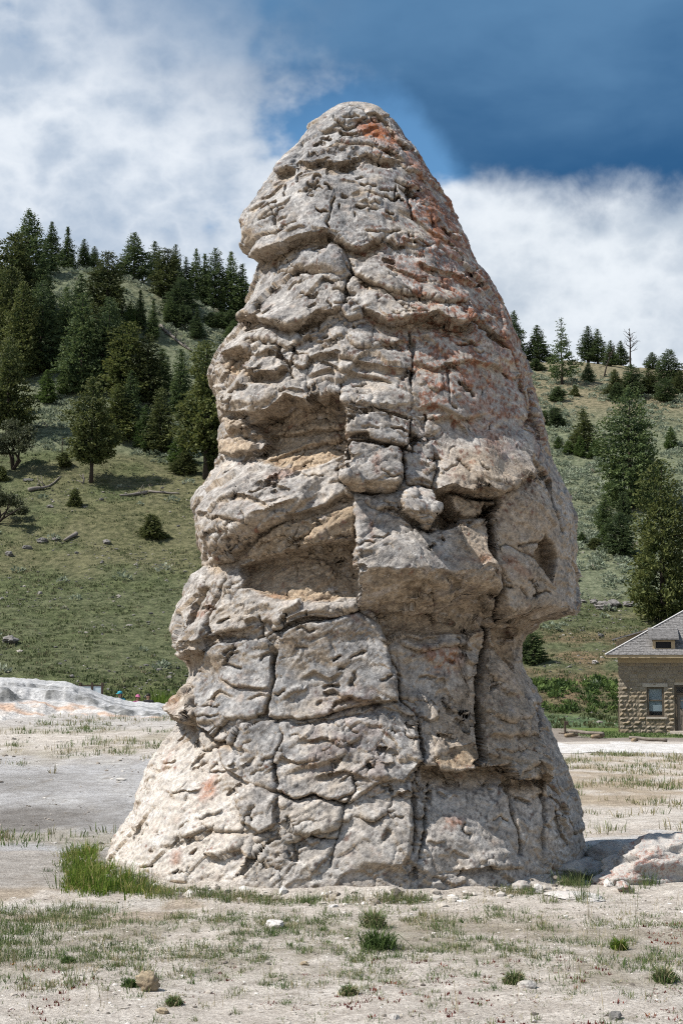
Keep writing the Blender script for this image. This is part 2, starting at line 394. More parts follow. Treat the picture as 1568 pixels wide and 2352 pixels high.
def build_walk():
    """bright gravel walk on the right, a sheet over the ground"""
    xs = np.linspace(2.5, 40, 240); ys = np.linspace(0, 1, 14)
    X, T = np.meshgrid(xs, ys)
    lo = 45.6 + 0.5 * fbm(xs * 0.5, 0 * xs, 0 * xs + 2, 3); hi = 51.6 - 0.7 * sstep(7.5, 7.8, xs) * sstep(9.6, 9.3, xs) * 2.4 - 0.25 * np.abs(fbm(xs * 1.5, 0 * xs, 0 * xs + 4, 2)) - 1.2 * sstep(9.5, 10.5, xs)
    Y = lo + (hi - lo) * T
    Z = ground_z(X, Y) + 0.012 + 0.05 * np.sin(T * math.pi)
    n = fbm(X * 1.3, Y * 1.3, 0 * X, 4)
    C = np.ones(X.shape + (3,)) * np.array([0.76, 0.75, 0.74]); C = mixc(C, sstep(0.1, 0.7, n) * 0.4, (0.60, 0.57, 0.53))
    tag(link('path', make_mesh('path', np.stack([X, Y, Z], -1).reshape(-1, 3), grid_faces(*X.shape), C.reshape(-1, 3)), M_ground), kind='structure')
build_walk()

def m_hill(t, b, g):
    c = attr(t, 'col').outputs['Color']
    n1 = t.noise(g, 2.2, 7, 0.72); n2 = t.noise(t.shift(g, (4, 7, 1)), 7.5, 4, 0.65); n3 = t.noise(t.shift(g, (14, 7, 1)), 0.7, 5, 0.6)
    c = t.mix(1.0, c, t.mix(t.step(n1, 0.32, 0.68), (0.45, 0.50, 0.42), (1.5, 1.45, 1.4)), 'MULTIPLY')
    c = t.mix(t.math('MULTIPLY', t.step(n2, 0.58, 0.68), 0.55), c, (0.27, 0.22, 0.155))
    c = t.mix(t.math('MULTIPLY', t.step(n2, 0.42, 0.32), 0.55), c, (0.045, 0.065, 0.02))
    t.l.new(c, b.inputs['Base Color'])
    k = bump(t, b, n1, 1.0, 0.25); bump(t, b, n2, 0.9, 0.08, k)
M_hill = material('hill_turf', m_hill, 0.95, 0.1)

def sage_mask(X, Y, u, v):
    n = fbm(X * 0.06, Y * 0.06, 0 * X + 5.5, 3); m = fbm(X * 0.3, Y * 0.3, 0 * X + 1.5, 3)
    left = sstep(1060, 1010, v + 55 * n - 0.12 * (u - 100)) * sstep(900, 500, u)
    right = sstep(900, 1150, u) * sstep(1405, 1360, v + 45 * n)
    return np.clip(left + right, 0, 1), n, m
def build_hill():
    us = np.concatenate([np.linspace(-2600, -250, 50)[:-1], np.linspace(-250, 1820, 270), np.linspace(1820, 4200, 50)[1:]])
    ys = np.concatenate([np.linspace(56, 120, 140)[:-1], np.linspace(120, 205, 100), np.linspace(206, 330, 30)])
    U, Y = np.meshgrid(us, ys); X = (U - 784) * Y / F
    Z = hill_z(X, Y); u, v = proj(X, Y, Z)
    sg, n, m = sage_mask(X, Y, u, v)
    C = np.ones(X.shape + (3,)) * np.array([0.108, 0.121, 0.066])
    C = mixc(C, sstep(-0.2, 0.5, m + 0.5 * n) * 0.6, (0.092, 0.112, 0.050))
    C = mixc(C, sstep(0.2, 0.65, n - 0.3 * m) * 0.5, (0.17, 0.15, 0.088))
    C = mixc(C, sstep(900, 1150, u) * sstep(1430, 1480, v) * sstep(1640, 1600, v) * sstep(-0.4, 0.3, m) * 0.75, (0.23, 0.155, 0.105))
    C = mixc(C, sg * 0.62, (0.185, 0.205, 0.145))
    C = mixc(C, sstep(900, 1150, u) * sstep(1010, 900, v + 50 * n) * 0.7, (0.245, 0.20, 0.135))
    # foot of the slope: lusher grass
    C = mixc(C, sstep(69, 64, Y + 1.5 * m) * 0.6, (0.12, 0.15, 0.055)); C = mixc(C, sstep(1000, 1150, u) * sstep(66.5, 65, Y + .6 * m) * .8, (0.105, 0.165, 0.095))
    tag(link('hillside', make_mesh('hillside', np.stack([X, Y, Z], -1).reshape(-1, 3), grid_faces(*X.shape), C.reshape(-1, 3)), M_hill), kind='structure')
build_hill()

def m_trav(t, b, g):
    c = attr(t, 'col').outputs['Color']
    n1 = t.noise(g, 9, 9, 0.75); n2 = t.noise(t.scale(g, (1, 1, 4)), 4, 8, 0.7, 0.6)
    c = t.mix(1.0, c, t.mix(t.step(n1, 0.3, 0.7), (0.55, 0.55, 0.55), (1.25, 1.25, 1.25)), 'MULTIPLY')
    t.l.new(c, b.inputs['Base Color'])
    k = bump(t, b, n2, 0.7, 0.10); bump(t, b, n1, 0.5, 0.03, k)
M_trav = material('travertine_crust', m_trav, 0.85, 0.2)
def build_terrace():
    us = np.linspace(-420, 640, 300); ys = np.linspace(42.5, 58, 80)
    U, Y = np.meshgrid(us, ys); X = (U - 784) * Y / F
    top = np.interp(us, [-420, -200, 0, 117, 175, 190, 233, 271, 292, 359, 369, 397, 480, 640], [1535, 1545, 1556, 1563, 1569, 1577, 1592, 1604, 1611, 1613, 1617, 1617, 1628, 1660])
    k = np.ones(9) / 9; top = np.convolve(np.pad(top, 4, 'edge'), k, 'valid')
    ztop = CAMH + (HZ - top) * 52.5 / F + .05 * fbm(us * .03, 0 * us, 0 * us + 3, 4)
    g = ground_z(X, Y)
    n = fbm(X * 0.5, Y * 0.5, 0 * X, 4); n2 = fbm(X * 1.6, Y * 1.6, 0 * X + 4, 4)
    front = np.clip((Y + 1.0 * n + 0.3 * n2 + 1.5 * fbm(X * .17, Y * .17, 0 * X + 12, 2) - 43.4) / 8.2, 0, 1); back = sstep(57.0, 53.0, Y)
    rightp = sstep(190, 300, us + 0 * us)[None, :]
    c0 = 0.36 - 0.10 * rightp; prof = 0.42 * sstep(0, 1, front / c0) * (1 - .35 * rightp) + (0.34 + .12 * rightp) * sstep(c0, c0 + 0.07, front) + (0.10) * sstep(c0 + .2, c0 + .24, front + .04 * n2); prof = prof + (1 - 0.86 - .12 * rightp + .147 * rightp) * sstep(c0 + .05, 1, front)
    Z = g - 0.06 + (np.maximum(ztop[None, :] - g, 0.02) + 0.06) * prof * back + 0.05 * n2 * sstep(0, .1, front) * back
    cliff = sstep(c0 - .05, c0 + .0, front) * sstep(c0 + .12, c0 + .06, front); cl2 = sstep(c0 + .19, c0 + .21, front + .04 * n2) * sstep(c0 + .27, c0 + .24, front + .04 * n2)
    flow = sstep(c0 - .02, c0 - .10, front)
    C = np.ones(X.shape + (3,)) * np.array([0.56, 0.555, 0.55])
    C = mixc(C, sstep(-0.25, 0.45, fbm(X * .6, Y * 1.2, 0 * X + 6, 5)) * (1 - flow) * 0.6, (0.36, 0.36, 0.36))
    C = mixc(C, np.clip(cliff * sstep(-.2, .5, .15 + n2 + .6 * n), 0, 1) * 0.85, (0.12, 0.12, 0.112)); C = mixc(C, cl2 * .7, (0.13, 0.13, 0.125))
    C = mixc(C, flow * (1 - .6 * rightp) * 0.8, (0.62, 0.585, 0.545))
    C = mixc(C, flow * sstep(-.05, 0.3, fbm(X * .5, Y * 1.8, 0 * X + 16, 4) + .28 * rightp) * 0.8, (0.56, 0.36, 0.24))
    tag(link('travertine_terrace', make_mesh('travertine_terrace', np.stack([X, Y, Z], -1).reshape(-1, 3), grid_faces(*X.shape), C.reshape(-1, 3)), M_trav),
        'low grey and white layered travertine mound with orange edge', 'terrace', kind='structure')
build_terrace()
# ------------------------------------------------------------------ the travertine cone
def m_rock(t, b, g):
    c = attr(t, 'col').outputs['Color']
    n1 = t.noise(g, 17, 10, 0.76); n2 = t.noise(t.shift(g, (3, 1, 2)), 60, 4, 0.65); n3 = t.noise(t.shift(g, (8, 1, 5)), 38, 3, 0.6)
    mk = t.step(t.noise(t.shift(g, (5, 9, 2)), 1.3, 4, 0.6), 0.40, 0.60)
    c0 = t.mix(1.0, c, t.mix(t.step(n1, 0.30, 0.70), (0.50, 0.49, 0.49), (1.42, 1.41, 1.39)), 'MULTIPLY')
    c = t.mix(mk, t.mix(1.0, c, t.mix(t.step(n1, 0.30, 0.70), (0.64, 0.635, 0.635), (1.28, 1.275, 1.265)), 'MULTIPLY'), c0)
    c = t.mix(t.math('MULTIPLY', t.step(n2, 0.57, 0.67), t.math('ADD', 0.52, t.math('MULTIPLY', mk, 0.28))), c, (0.075, 0.066, 0.060))
    c = t.mix(t.math('MULTIPLY', t.step(n3, 0.62, 0.70), 0.55), c, (0.70, 0.67, 0.64))
    t.l.new(c, b.inputs['Base Color'])
    k = bump(t, b, n1, 0.75, 0.017); bump(t, b, n2, 0.6, 0.008, k)
M_rock = material('travertine_rock', m_rock, 0.92, 0.15)

SIL_L = [(236, 812), (243, 800), (250, 770), (280, 735), (291, 715), (293, 707), (303, 711), (315, 700), (345, 683), (375, 655), (395, 632), (440, 605), (480, 580), (520, 560), (535, 557), (555, 562), (575, 570), (592, 583), (600, 598), (612, 596), (640, 590), (680, 583), (720, 570), (745, 556), (770, 540), (810, 520), (830, 500), (870, 485), (890, 490), (915, 500), (930, 507), (950, 508), (970, 513), (985, 515), (1000, 507), (1015, 505), (1045, 512), (1065, 507), (1085, 504), (1095, 498), (1120, 480), (1140, 460), (1160, 448), (1200, 447), (1240, 455), (1290, 470), (1308, 476), (1318, 462), (1330, 450), (1365, 430), (1415, 405), (1445, 395), (1475, 399), (1500, 412), (1525, 430), (1545, 439), (1560, 437), (1580, 428), (1605, 410), (1628, 391), (1636, 398), (1652, 420), (1665, 412), (1690, 395), (1720, 370), (1760, 345), (1810, 325), (1860, 305), (1900, 280), (1940, 260), (1950, 254), (1962, 250), (2020, 244)]
SIL_R = [(236, 828), (243, 845), (250, 862), (258, 876), (290, 908), (335, 940), (365, 960), (395, 975), (435, 1000), (490, 1030), (530, 1050), (570, 1070), (610, 1090), (660, 1120), (700, 1140), (740, 1160), (800, 1185), (840, 1200), (890, 1215), (950, 1230), (1010, 1245), (1060, 1260), (1105, 1280), (1150, 1300), (1195, 1312), (1260, 1315), (1300, 1311), (1350, 1318), (1395, 1321), (1408, 1314), (1417, 1290), (1430, 1245), (1450, 1215), (1470, 1200), (1500, 1190), (1525, 1187), (1550, 1200), (1595, 1225), (1620, 1240), (1660, 1258), (1700, 1270), (1750, 1290), (1800, 1305), (1850, 1318), (1900, 1330), (1935, 1336), (1950, 1338), (2020, 1342)]

class Relief:
    """outward relief (m) and rock-colour masks over the face, addressed by survey-grid position"""
    def __init__(s, U, V):
        s.U, s.V = U, V; z = np.zeros(U.shape, np.float32)
        s.D = z.copy(); s.tan = z.copy(); s.rust = z.copy(); s.dark = z.copy(); s.grey = z.copy(); s.flat = z.copy()
    def sel(s, pts, m):
        p = np.array(pts, float)
        return np.nonzero((s.U > p[:, 0].min() - m) & (s.U < p[:, 0].max() + m) & (s.V > p[:, 1].min() - m) & (s.V < p[:, 1].max() + m))
    def ledge(s, pts, a, up=80, rec=0.0, reclen=35, sharp=2.6, fade=25, tan=0.8, p=1.5):
        k = s.sel(pts, max(up, reclen) + 5); u, v = s.U[k], s.V[k]
        xs = [q[0] for q in pts]; vl = np.interp(u, xs, [q[1] for q in pts]); t = vl - v
        aa = np.interp(u, xs, a) if hasattr(a, '__len__') else a
        f = sstep(xs[0] - fade * 0.3, xs[0] + fade, u) * sstep(xs[-1] + fade * 0.3, xs[-1] - fade, u)
        lip = sstep(-sharp, sharp, t)
        s.D[k] += f * (aa * (1 - np.clip(t / up, 0, 1)) ** p * lip - rec * (1 - lip) * (1 - np.clip(-t / reclen, 0, 1)))
        if tan:
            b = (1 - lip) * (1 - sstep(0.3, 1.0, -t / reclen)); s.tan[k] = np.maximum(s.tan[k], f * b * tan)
    def sd(s, pts, k):
        u, v = s.U[k], s.V[k]; d = np.full(u.shape, 1e9, np.float32); ins = np.zeros(u.shape, bool); n = len(pts)
        for i in range(n):
            (x1, y1), (x2, y2) = pts[i], pts[(i + 1) % n]; ex, ey = x2 - x1, y2 - y1
            t = np.clip(((u - x1) * ex + (v - y1) * ey) / (ex * ex + ey * ey + 1e-9), 0, 1)
            d = np.minimum(d, (u - x1 - t * ex) ** 2 + (v - y1 - t * ey) ** 2)
            c = (y1 > v) != (y2 > v)
            ins ^= c & (u < (x2 - x1) * (v - y1) / (y2 - y1 + 1e-9) + x1)
        d = np.sqrt(d); return np.where(ins, d, -d)
    def block(s, pts, h, edge=7, ramp=None, xramp=None, groove=0.0, gw=3, tan=0.0, rust=0.0, dark=0.0, grey=0.0, soft=None, flat=0.0):
        if edge < 20: edge *= 0.6
        k = s.sel(pts, 30); q = s.sd(pts, k); m = sstep(0, edge, q)
        r = 1.0
        if ramp is not None: r = np.interp(s.V[k], [a for a, _ in ramp], [b for _, b in ramp])
        if xramp is not None: r = r * np.interp(s.U[k], [a for a, _ in xramp], [b for _, b in xramp])
        s.D[k] += h * m * r
        if groove: s.D[k] -= groove * np.exp(-(q / (gw * .62)) ** 2)
        e = sstep(-2, soft or edge, q)
        if tan: s.tan[k] = np.maximum(s.tan[k], tan * e)
        if rust: s.rust[k] = np.maximum(s.rust[k], rust * e)
        if dark: s.dark[k] = np.maximum(s.dark[k], dark * e)
        if flat: s.flat[k] = np.maximum(s.flat[k], flat * e)
        if grey: s.grey[k] = np.maximum(s.grey[k], grey * e)
    def crack(s, pts, w=4, d=0.10):
        w = max(1.7, w * .66)
        k = s.sel(pts, w * 4 + 4); u, v = s.U[k], s.V[k]; q = np.full(u.shape, 1e9, np.float32)
        for (x1, y1), (x2, y2) in zip(pts[:-1], pts[1:]):
            ex, ey = x2 - x1, y2 - y1
            t = np.clip(((u - x1) * ex + (v - y1) * ey) / (ex * ex + ey * ey + 1e-9), 0, 1)
            q = np.minimum(q, (u - x1 - t * ex) ** 2 + (v - y1 - t * ey) ** 2)
        s.D[k] -= 1.5 * d * np.exp(-q / (w * w))
    def fault(s, pts, h, decay=120, sharp=2.6, side=1):
        """step along a near-vertical line: the side named stands proud, dying out over decay"""
        k = s.sel(pts, decay + 5); u, v = s.U[k], s.V[k]; ys = [q[1] for q in pts]
        t = (u - np.interp(v, ys, [q[0] for q in pts])) * side
        hh = np.interp(v, ys, h) if hasattr(h, '__len__') else h
        f = sstep(ys[0] - 5, ys[0] + 25, v) * sstep(ys[-1] + 5, ys[-1] - 25, v)
        s.D[k] += f * hh * sstep(-sharp, sharp, t) * (1 - np.clip(t / decay, 0, 1))

RECESS_A = [(640, 935), (663, 909), (710, 921), (726, 909), (785, 905), (793, 937), (802, 1016), (789, 1048), (718, 1079), (660, 1085), (599, 1059), (580, 1048), (612, 1016), (572, 976), (607, 956)]
RECESS_C = [(545, 1300), (600, 1285), (679, 1265), (746, 1247), (818, 1237), (826, 1378), (758, 1386), (663, 1386), (595, 1366), (552, 1345)]
PROW = [(815, 1158), (850, 1175), (930, 1195), (975, 1222), (1020, 1208), (1060, 1202), (1118, 1185), (1127, 1250), (1124, 1290), (1136, 1345), (1130, 1372), (1100, 1366), (1055, 1366), (1010, 1400), (845, 1399), (826, 1385), (822, 1260)]
BLOCK1 = [(791, 943), (857, 946), (944, 960), (946, 1044), (928, 1032), (896, 1026), (849, 1026), (841, 1010), (797, 1008)]
BLOCK2 = [(799, 1032), (813, 1020), (870, 1026), (916, 1032), (926, 1048), (924, 1103), (908, 1131), (861, 1137), (817, 1131), (785, 1111), (779, 1071), (805, 1063)]
WEDGE = [(932, 1131), (968, 1119), (995, 1127), (1007, 1170), (975, 1220), (952, 1206), (920, 1186), (914, 1158)]
RBLOCK = [(1129, 1258), (1158, 1251), (1190, 1262), (1213, 1275), (1250, 1330), (1282, 1371), (1300, 1402), (1282, 1413), (1213, 1420), (1144, 1423), (1140, 1385), (1139, 1337), (1128, 1296)]
CAPS = [(770, 262), (800, 246), (838, 250), (842, 270), (815, 290), (790, 296), (772, 282)]
PLATE_L = [(466, 1490), (500, 1478), (560, 1470), (610, 1462), (630, 1480), (629, 1552), (622, 1600), (615, 1643), (570, 1646), (530, 1655), (500, 1700), (472, 1668), (460, 1622), (455, 1571), (470, 1520)]
PLATE_C = [(634, 1478), (652, 1444), (715, 1430), (770, 1420), (822, 1404), (870, 1445), (883, 1480), (890, 1515), (910, 1560), (918, 1612), (880, 1620), (790, 1625), (748, 1644), (690, 1650), (646, 1654), (619, 1643), (626, 1590), (632, 1552)]
PLATE_B = [(560, 1660), (640, 1664), (760, 1655), (880, 1630), (955, 1650), (960, 1755), (925, 1800), (880, 1790), (800, 1850), (723, 1826), (675, 1837), (637, 1815), (560, 1800), (512, 1772), (506, 1722)]
def relief(R):
    L, B, C, Fa = R.ledge, R.block, R.crack, R.fault
    # crown
    B(CAPS, 0.07, 6, groove=0.05, gw=4, grey=1)
    L([(842, 262), (862, 258), (890, 285), (936, 345)], 0.05, 22, 0.09, 14, 3, 8)
    L([(740, 345), (790, 330), (830, 332), (890, 352), (935, 372)], 0.05, 40, 0.04, 12)
    L([(690, 369), (718, 379), (738, 377), (770, 383), (803, 377), (812, 366), (837, 359), (877, 371), (924, 371)], [.16, .16, .14, .15, .13, .08, .08, .08, .05], 60, 0.10, 22, 3)
    B([(722, 374), (734, 372), (744, 380), (736, 388), (722, 384)], -0.16, 5)
    B([(775, 382), (802, 378), (803, 396), (785, 392)], -0.12, 5)
    L([(632, 402), (655, 394), (680, 388)], 0.14, 60, 0.10, 25, 3, 10)
    for q in ([(620, 425), (660, 396)], [(600, 465), (650, 415)], [(585, 495), (612, 470)]): L(q, 0.05, 20, 0.03, 10, 3, 6)
    C([(766, 454), (758, 494), (750, 517), (754, 529)], 3, 0.09); C([(619, 474), (631, 494), (639, 521), (649, 541)], 2.5, 0.07)
    C([(905, 420), (935, 430), (975, 470), (1000, 520)], 3, 0.06); C([(940, 440), (935, 470), (948, 505)], 4, 0.08)
    L([(905, 480), (950, 500), (1000, 540), (1040, 560)], 0.04, 40, 0.03, 15); L([(800, 450), (840, 440), (880, 455)], 0.03, 30, 0.03, 12)
    # hood rim
    L([(560, 560), (572, 577), (595, 600), (619, 591), (663, 577), (679, 565), (718, 545), (750, 537), (781, 549), (797, 565), (837, 573), (857, 561), (892, 541)], [.30, .34, .36, .34, .30, .26, .22, .2, .16, .14, .13, .1, .05], 130, 0.14, 36, 4, 14, 1.0)
    # lump under the hood
    B([(671, 600), (690, 572), (766, 553), (789, 569), (803, 604), (809, 628), (780, 640), (738, 634), (694, 626), (660, 630)], 0.10, 22, grey=.3)
    C([(659, 630), (694, 626), (738, 634), (770, 632)], 3.5, 0.12); C([(776, 590), (812, 628)], 4, 0.10)
    C([(750, 537), (789, 569), (805, 604), (811, 632), (797, 656), (795, 688), (790, 700)], 4.5, 0.13)
    C([(812, 632), (837, 651), (884, 668), (908, 695), (936, 719)], 4, 0.09)
    L([(812, 636), (850, 655), (900, 675), (950, 680), (1010, 700), (1070, 690)], 0.07, 50, 0.05, 20)
    L([(950, 600), (1010, 620), (1060, 640), (1100, 650)], 0.05, 50, 0.03, 20); L([(880, 610), (930, 630), (1000, 655)], 0.04, 30, 0.03, 14)
    B([(905, 690), (800, 640), (840, 580), (1000, 560), (1080, 640), (1060, 720), (990, 715)], 0.06, 40)
    # second rim
    L([(553, 742), (580, 736), (599, 731), (631, 747), (663, 757), (698, 748), (734, 721), (777, 715), (792, 707)], [.20, .22, .24, .26, .26, .24, .2, .16, .1], 110, 0.12, 26, 4, 12, 0.9)
    L([(830, 712), (861, 727), (892, 739), (928, 740), (968, 731), (995, 723), (1015, 737), (1051, 753), (1085, 736)], [.08, .14, .2, .24, .26, .26, .28, .28, .2], 100, 0.16, 40, 4, 12, 1.0)
    B([(789, 712), (806, 692), (837, 716), (832, 736), (803, 742)], 0.13, 9, groove=0.08, gw=4)
    C([(1085, 736), (1108, 745), (1135, 772), (1168, 812), (1188, 860), (1207, 920), (1224, 975)], 6, 0.30)
    Fa([(1108, 745), (1135, 772), (1168, 812), (1188, 860), (1207, 920), (1224, 975)], 0.14, 60, 4, -1)
    B([(1100, 748), (1130, 762), (1165, 810), (1140, 800), (1110, 775)], -0.16, 8, tan=1)
    # band of blocks
    C([(944, 763), (950, 795), (944, 854), (942, 898), (945, 940)], 3.2, 0.12); C([(1031, 850), (1029, 930)], 3, 0.06)
    C([(637, 767), (643, 795), (639, 814), (655, 834), (663, 862), (675, 874)], 4, 0.12); C([(663, 763), (667, 790), (675, 810), (663, 838)], 3.5, 0.10)
    C([(560, 752), (600, 755), (640, 760), (700, 752)], 3, 0.06)
    B([(675, 812), (706, 818), (710, 838), (692, 852), (674, 846), (666, 832)], 0.08, 7, groove=0.06, gw=3.5)
    L([(560, 790), (600, 780), (640, 790)], 0.06, 40, 0.05, 14); L([(590, 820), (620, 806), (650, 812)], 0.06, 30, 0.05, 14)
    L([(700, 830), (760, 815), (820, 830), (880, 845), (940, 850)], 0.08, 45, 0.06, 20, 4, 15); L([(800, 790), (850, 800), (920, 790)], 0.06, 40, 0.05, 18)
    L([(710, 868), (760, 850), (830, 856), (900, 880)], 0.06, 36, 0.05, 16); L([(940, 830), (1000, 850), (1080, 830), (1150, 850)], 0.06, 50, 0.04, 20)
    L([(955, 940), (1000, 935), (1060, 960), (1120, 950)], 0.05, 60, 0.04, 22); L([(985, 965), (1030, 955), (1065, 985), (1075, 1010)], 0.06, 40, 0.05, 18)
    C([(722, 880), (726, 905)], 3, 0.08); C([(776, 830), (782, 880), (786, 905)], 3, 0.10); C([(860, 745), (852, 780)], 3, 0.06)
    # left jaw hollow and the lumps under it
    L([(508, 820), (524, 812), (560, 804), (578, 812)], 0.14, 60, 0.2, 40, 4, 8, 1.0)
    L([(560, 848), (591, 864), (631, 860), (655, 840)], 0.16, 60, 0.14, 30, 4, 8, 0.9)
    B([(520, 818), (565, 810), (570, 845), (545, 868), (515, 850)], -0.14, 10, tan=1)
    B([(510, 900), (560, 866), (640, 880), (663, 905), (640, 935), (600, 955), (540, 948), (512, 935)], 0.20, 26)
    L([(509, 938), (540, 950), (595, 955), (627, 950), (663, 911), (710, 922), (726, 910), (786, 906)], [.2, .24, .26, .28, .26, .24, .2, .14], 55, 0.05, 24, 4, 8, 0.9)
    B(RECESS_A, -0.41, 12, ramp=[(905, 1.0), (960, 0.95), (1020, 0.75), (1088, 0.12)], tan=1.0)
    B([(512, 958), (566, 962), (582, 985), (572, 1002), (520, 994)], 0.15, 14, tan=.6); B([(508, 1008), (550, 1004), (600, 1020), (585, 1048), (540, 1050), (512, 1040)], 0.16, 14, tan=.8)
    L([(575, 1010), (640, 990), (700, 985), (790, 970)], 0.12, 26, 0.05, 18, 4, 8, 1.0); L([(600, 1055), (640, 1045), (700, 1020), (780, 1000)], 0.10, 24, 0.04, 18, 4, 8, 1.0)
    # the fault: everything right of it stands proud
    Fa([(785, 880), (792, 940), (800, 1010), (790, 1060), (800, 1135)], [.06, .22, .26, .22, .2], 170)
    Fa([(812, 1130), (818, 1200), (823, 1260), (828, 1400)], [.10, .30, .36, .30], 330)
    B(BLOCK1, 0.13, 9, groove=0.14, gw=5); B(BLOCK2, 0.26, 12, ramp=[(1020, .7), (1090, 1.1), (1137, .9)], groove=0.14, gw=5)
    L([(800, 1112), (850, 1116), (915, 1110)], 0.02, 30, 0.0, 30, 5, 5, 1.0)
    B([(928, 1040), (955, 1010), (990, 1000), (1003, 1080), (990, 1125), (930, 1118)], 0.06, 10, groove=0.10, gw=4)
    B([(950, 1000), (965, 995), (968, 1015), (955, 1026), (944, 1018)], -0.22, 5)
    # cavity under the big right-hand sheet, with its jammed stones
    L([(1003, 1131), (1020, 1126), (1041, 1120), (1060, 1130), (1075, 1136), (1092, 1124), (1110, 1120), (1128, 1130), (1144, 1134), (1178, 1117), (1209, 1100), (1222, 1066)], [.16, .2, .22, .24, .25, .25, .24, .24, .22, .18, .14, .08], 150, 0.05, 20, 3, 10, 0.9)
    B([(990, 1132), (1041, 1124), (1144, 1138), (1150, 1160), (1122, 1180), (1118, 1196), (1050, 1206), (1020, 1212), (985, 1210), (1000, 1180)], -0.42, 9, tan=.9)
    B([(1020, 1130), (1080, 1138), (1140, 1140), (1146, 1156), (1120, 1176), (1082, 1196), (1056, 1196), (1040, 1168)], 0.30, 16, tan=.5, groove=.05)
    B([(1008, 1150), (1026, 1152), (1058, 1202), (1022, 1208), (996, 1204)], -0.30, 8)
    B(WEDGE, 0.34, 12, ramp=[(1119, .6), (1180, 1.1), (1220, .9)], groove=0.12, gw=5)
    # prow block: sloping lit top, pitted undercut face
    B(PROW, 0.40, 8, ramp=[(1158, 0.0), (1210, .10), (1265, .55), (1312, 1.0), (1345, .86), (1385, .42), (1400, .25)], groove=0.06, gw=5)
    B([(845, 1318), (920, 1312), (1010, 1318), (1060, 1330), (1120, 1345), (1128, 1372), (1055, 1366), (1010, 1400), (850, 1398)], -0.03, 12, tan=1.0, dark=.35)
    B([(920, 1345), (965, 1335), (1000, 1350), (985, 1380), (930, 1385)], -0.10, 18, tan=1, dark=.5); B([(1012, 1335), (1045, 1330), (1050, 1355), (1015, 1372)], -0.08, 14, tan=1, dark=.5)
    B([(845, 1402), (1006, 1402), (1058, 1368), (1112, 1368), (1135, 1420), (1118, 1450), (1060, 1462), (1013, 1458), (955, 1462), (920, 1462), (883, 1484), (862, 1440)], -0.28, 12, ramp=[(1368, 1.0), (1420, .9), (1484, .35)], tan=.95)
    L([(870, 1470), (884, 1484), (905, 1470), (925, 1458), (960, 1462), (1005, 1456)], 0.06, 20, 0.10, 22, 3, 6)
    C([(1118, 1165), (1124, 1180), (1130, 1213), (1125, 1258), (1127, 1296), (1137, 1337), (1139, 1392), (1141, 1423)], 8, 0.62)
    C([(1124, 1440), (1120, 1464), (1116, 1490), (1104, 1530), (1099, 1571), (1101, 1640), (1100, 1702), (1099, 1742), (1089, 1764)], 7, 0.42)
    # right flank: leaning sheet, pocket, hooked block and neck
    B([(1150, 1160), (1210, 1110), (1250, 1120), (1290, 1200), (1245, 1232), (1215, 1272), (1160, 1250), (1130, 1240)], 0.05, 25)
    B([(1219, 1275), (1247, 1225), (1259, 1240), (1280, 1285), (1274, 1340), (1250, 1334)], -0.34, 9, tan=.9)
    B(RBLOCK, 0.22, 10, ramp=[(1251, .1), (1340, .8), (1395, 1.1), (1420, .9)], groove=0.04)
    B([(1140, 1375), (1215, 1372), (1285, 1385), (1298, 1404), (1213, 1420), (1144, 1422)], 0.0, 9, tan=.7)
    L([(1140, 1424), (1213, 1420), (1282, 1413), (1318, 1402)], 0.10, 60, 0.34, 95, 4, 4, 1.0)
    B([(1127, 1432), (1200, 1436), (1235, 1436), (1190, 1470), (1180, 1545), (1150, 1520), (1125, 1475)], -0.20, 16, tan=1)
    C([(1240, 1020), (1236, 1060), (1226, 1100)], 3, .05); C([(1262, 1110), (1275, 1170), (1290, 1225)], 4, .12); C([(1218, 900), (1228, 975), (1240, 1020)], 5, .16)
    # the nose: great bulge left of the fault
    B([(449, 1170), (462, 1140), (560, 1050), (600, 1062), (679, 1086), (758, 1074), (752, 1112), (715, 1165), (667, 1192), (600, 1228), (545, 1275), (520, 1300), (478, 1270), (452, 1210)], 0.34, 40, ramp=[(1050, .15), (1150, .8), (1230, 1.1), (1300, 1.0)])
    L([(470, 1272), (505, 1300), (544, 1276), (599, 1228), (667, 1192), (734, 1167), (790, 1136), (812, 1150)], [.10, .16, .22, .24, .22, .20, .18, .12], 70, 0.02, 40, 5, 10, 0.8)
    B([(548, 1285), (600, 1238), (667, 1202), (734, 1178), (812, 1165), (817, 1237), (746, 1250), (679, 1268), (600, 1288)], 0.10, 10, tan=1.0, dark=.12)
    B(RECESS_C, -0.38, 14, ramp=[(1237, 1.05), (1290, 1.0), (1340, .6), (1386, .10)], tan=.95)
    B([(560, 1372), (640, 1378), (750, 1386), (818, 1384), (815, 1400), (700, 1416), (640, 1432), (560, 1430)], 0.10, 12)
    C([(600, 1110), (640, 1120), (668, 1130)], 3, .06); L([(520, 1150), (580, 1140), (640, 1165)], 0.05, 30, 0.04, 14); L([(590, 1190), (640, 1170), (690, 1150)], 0.05, 26, 0.04, 12); L([(470, 1180), (540, 1190), (590, 1210)], 0.05, 30, 0.04, 14)
    # slab over the lower plates
    L([(628, 1446), (645, 1440), (663, 1433), (718, 1420), (770, 1413), (824, 1401)], 0.15, 40, 0.16, 12, 3, 8, 0.4)
    C([(476, 1312), (470, 1350), (440, 1400), (425, 1450)], 6, .22); C([(520, 1330), (490, 1380), (470, 1440), (500, 1470), (560, 1465)], 5, .12)
    L([(430, 1480), (470, 1470), (520, 1450), (580, 1440)], 0.09, 50, 0.07, 20); C([(596, 1420), (605, 1460)], 3.5, .08)
    L([(410, 1484), (440, 1500), (470, 1494)], 0.22, 90, 0.22, 50, 4, 6, 1.0)
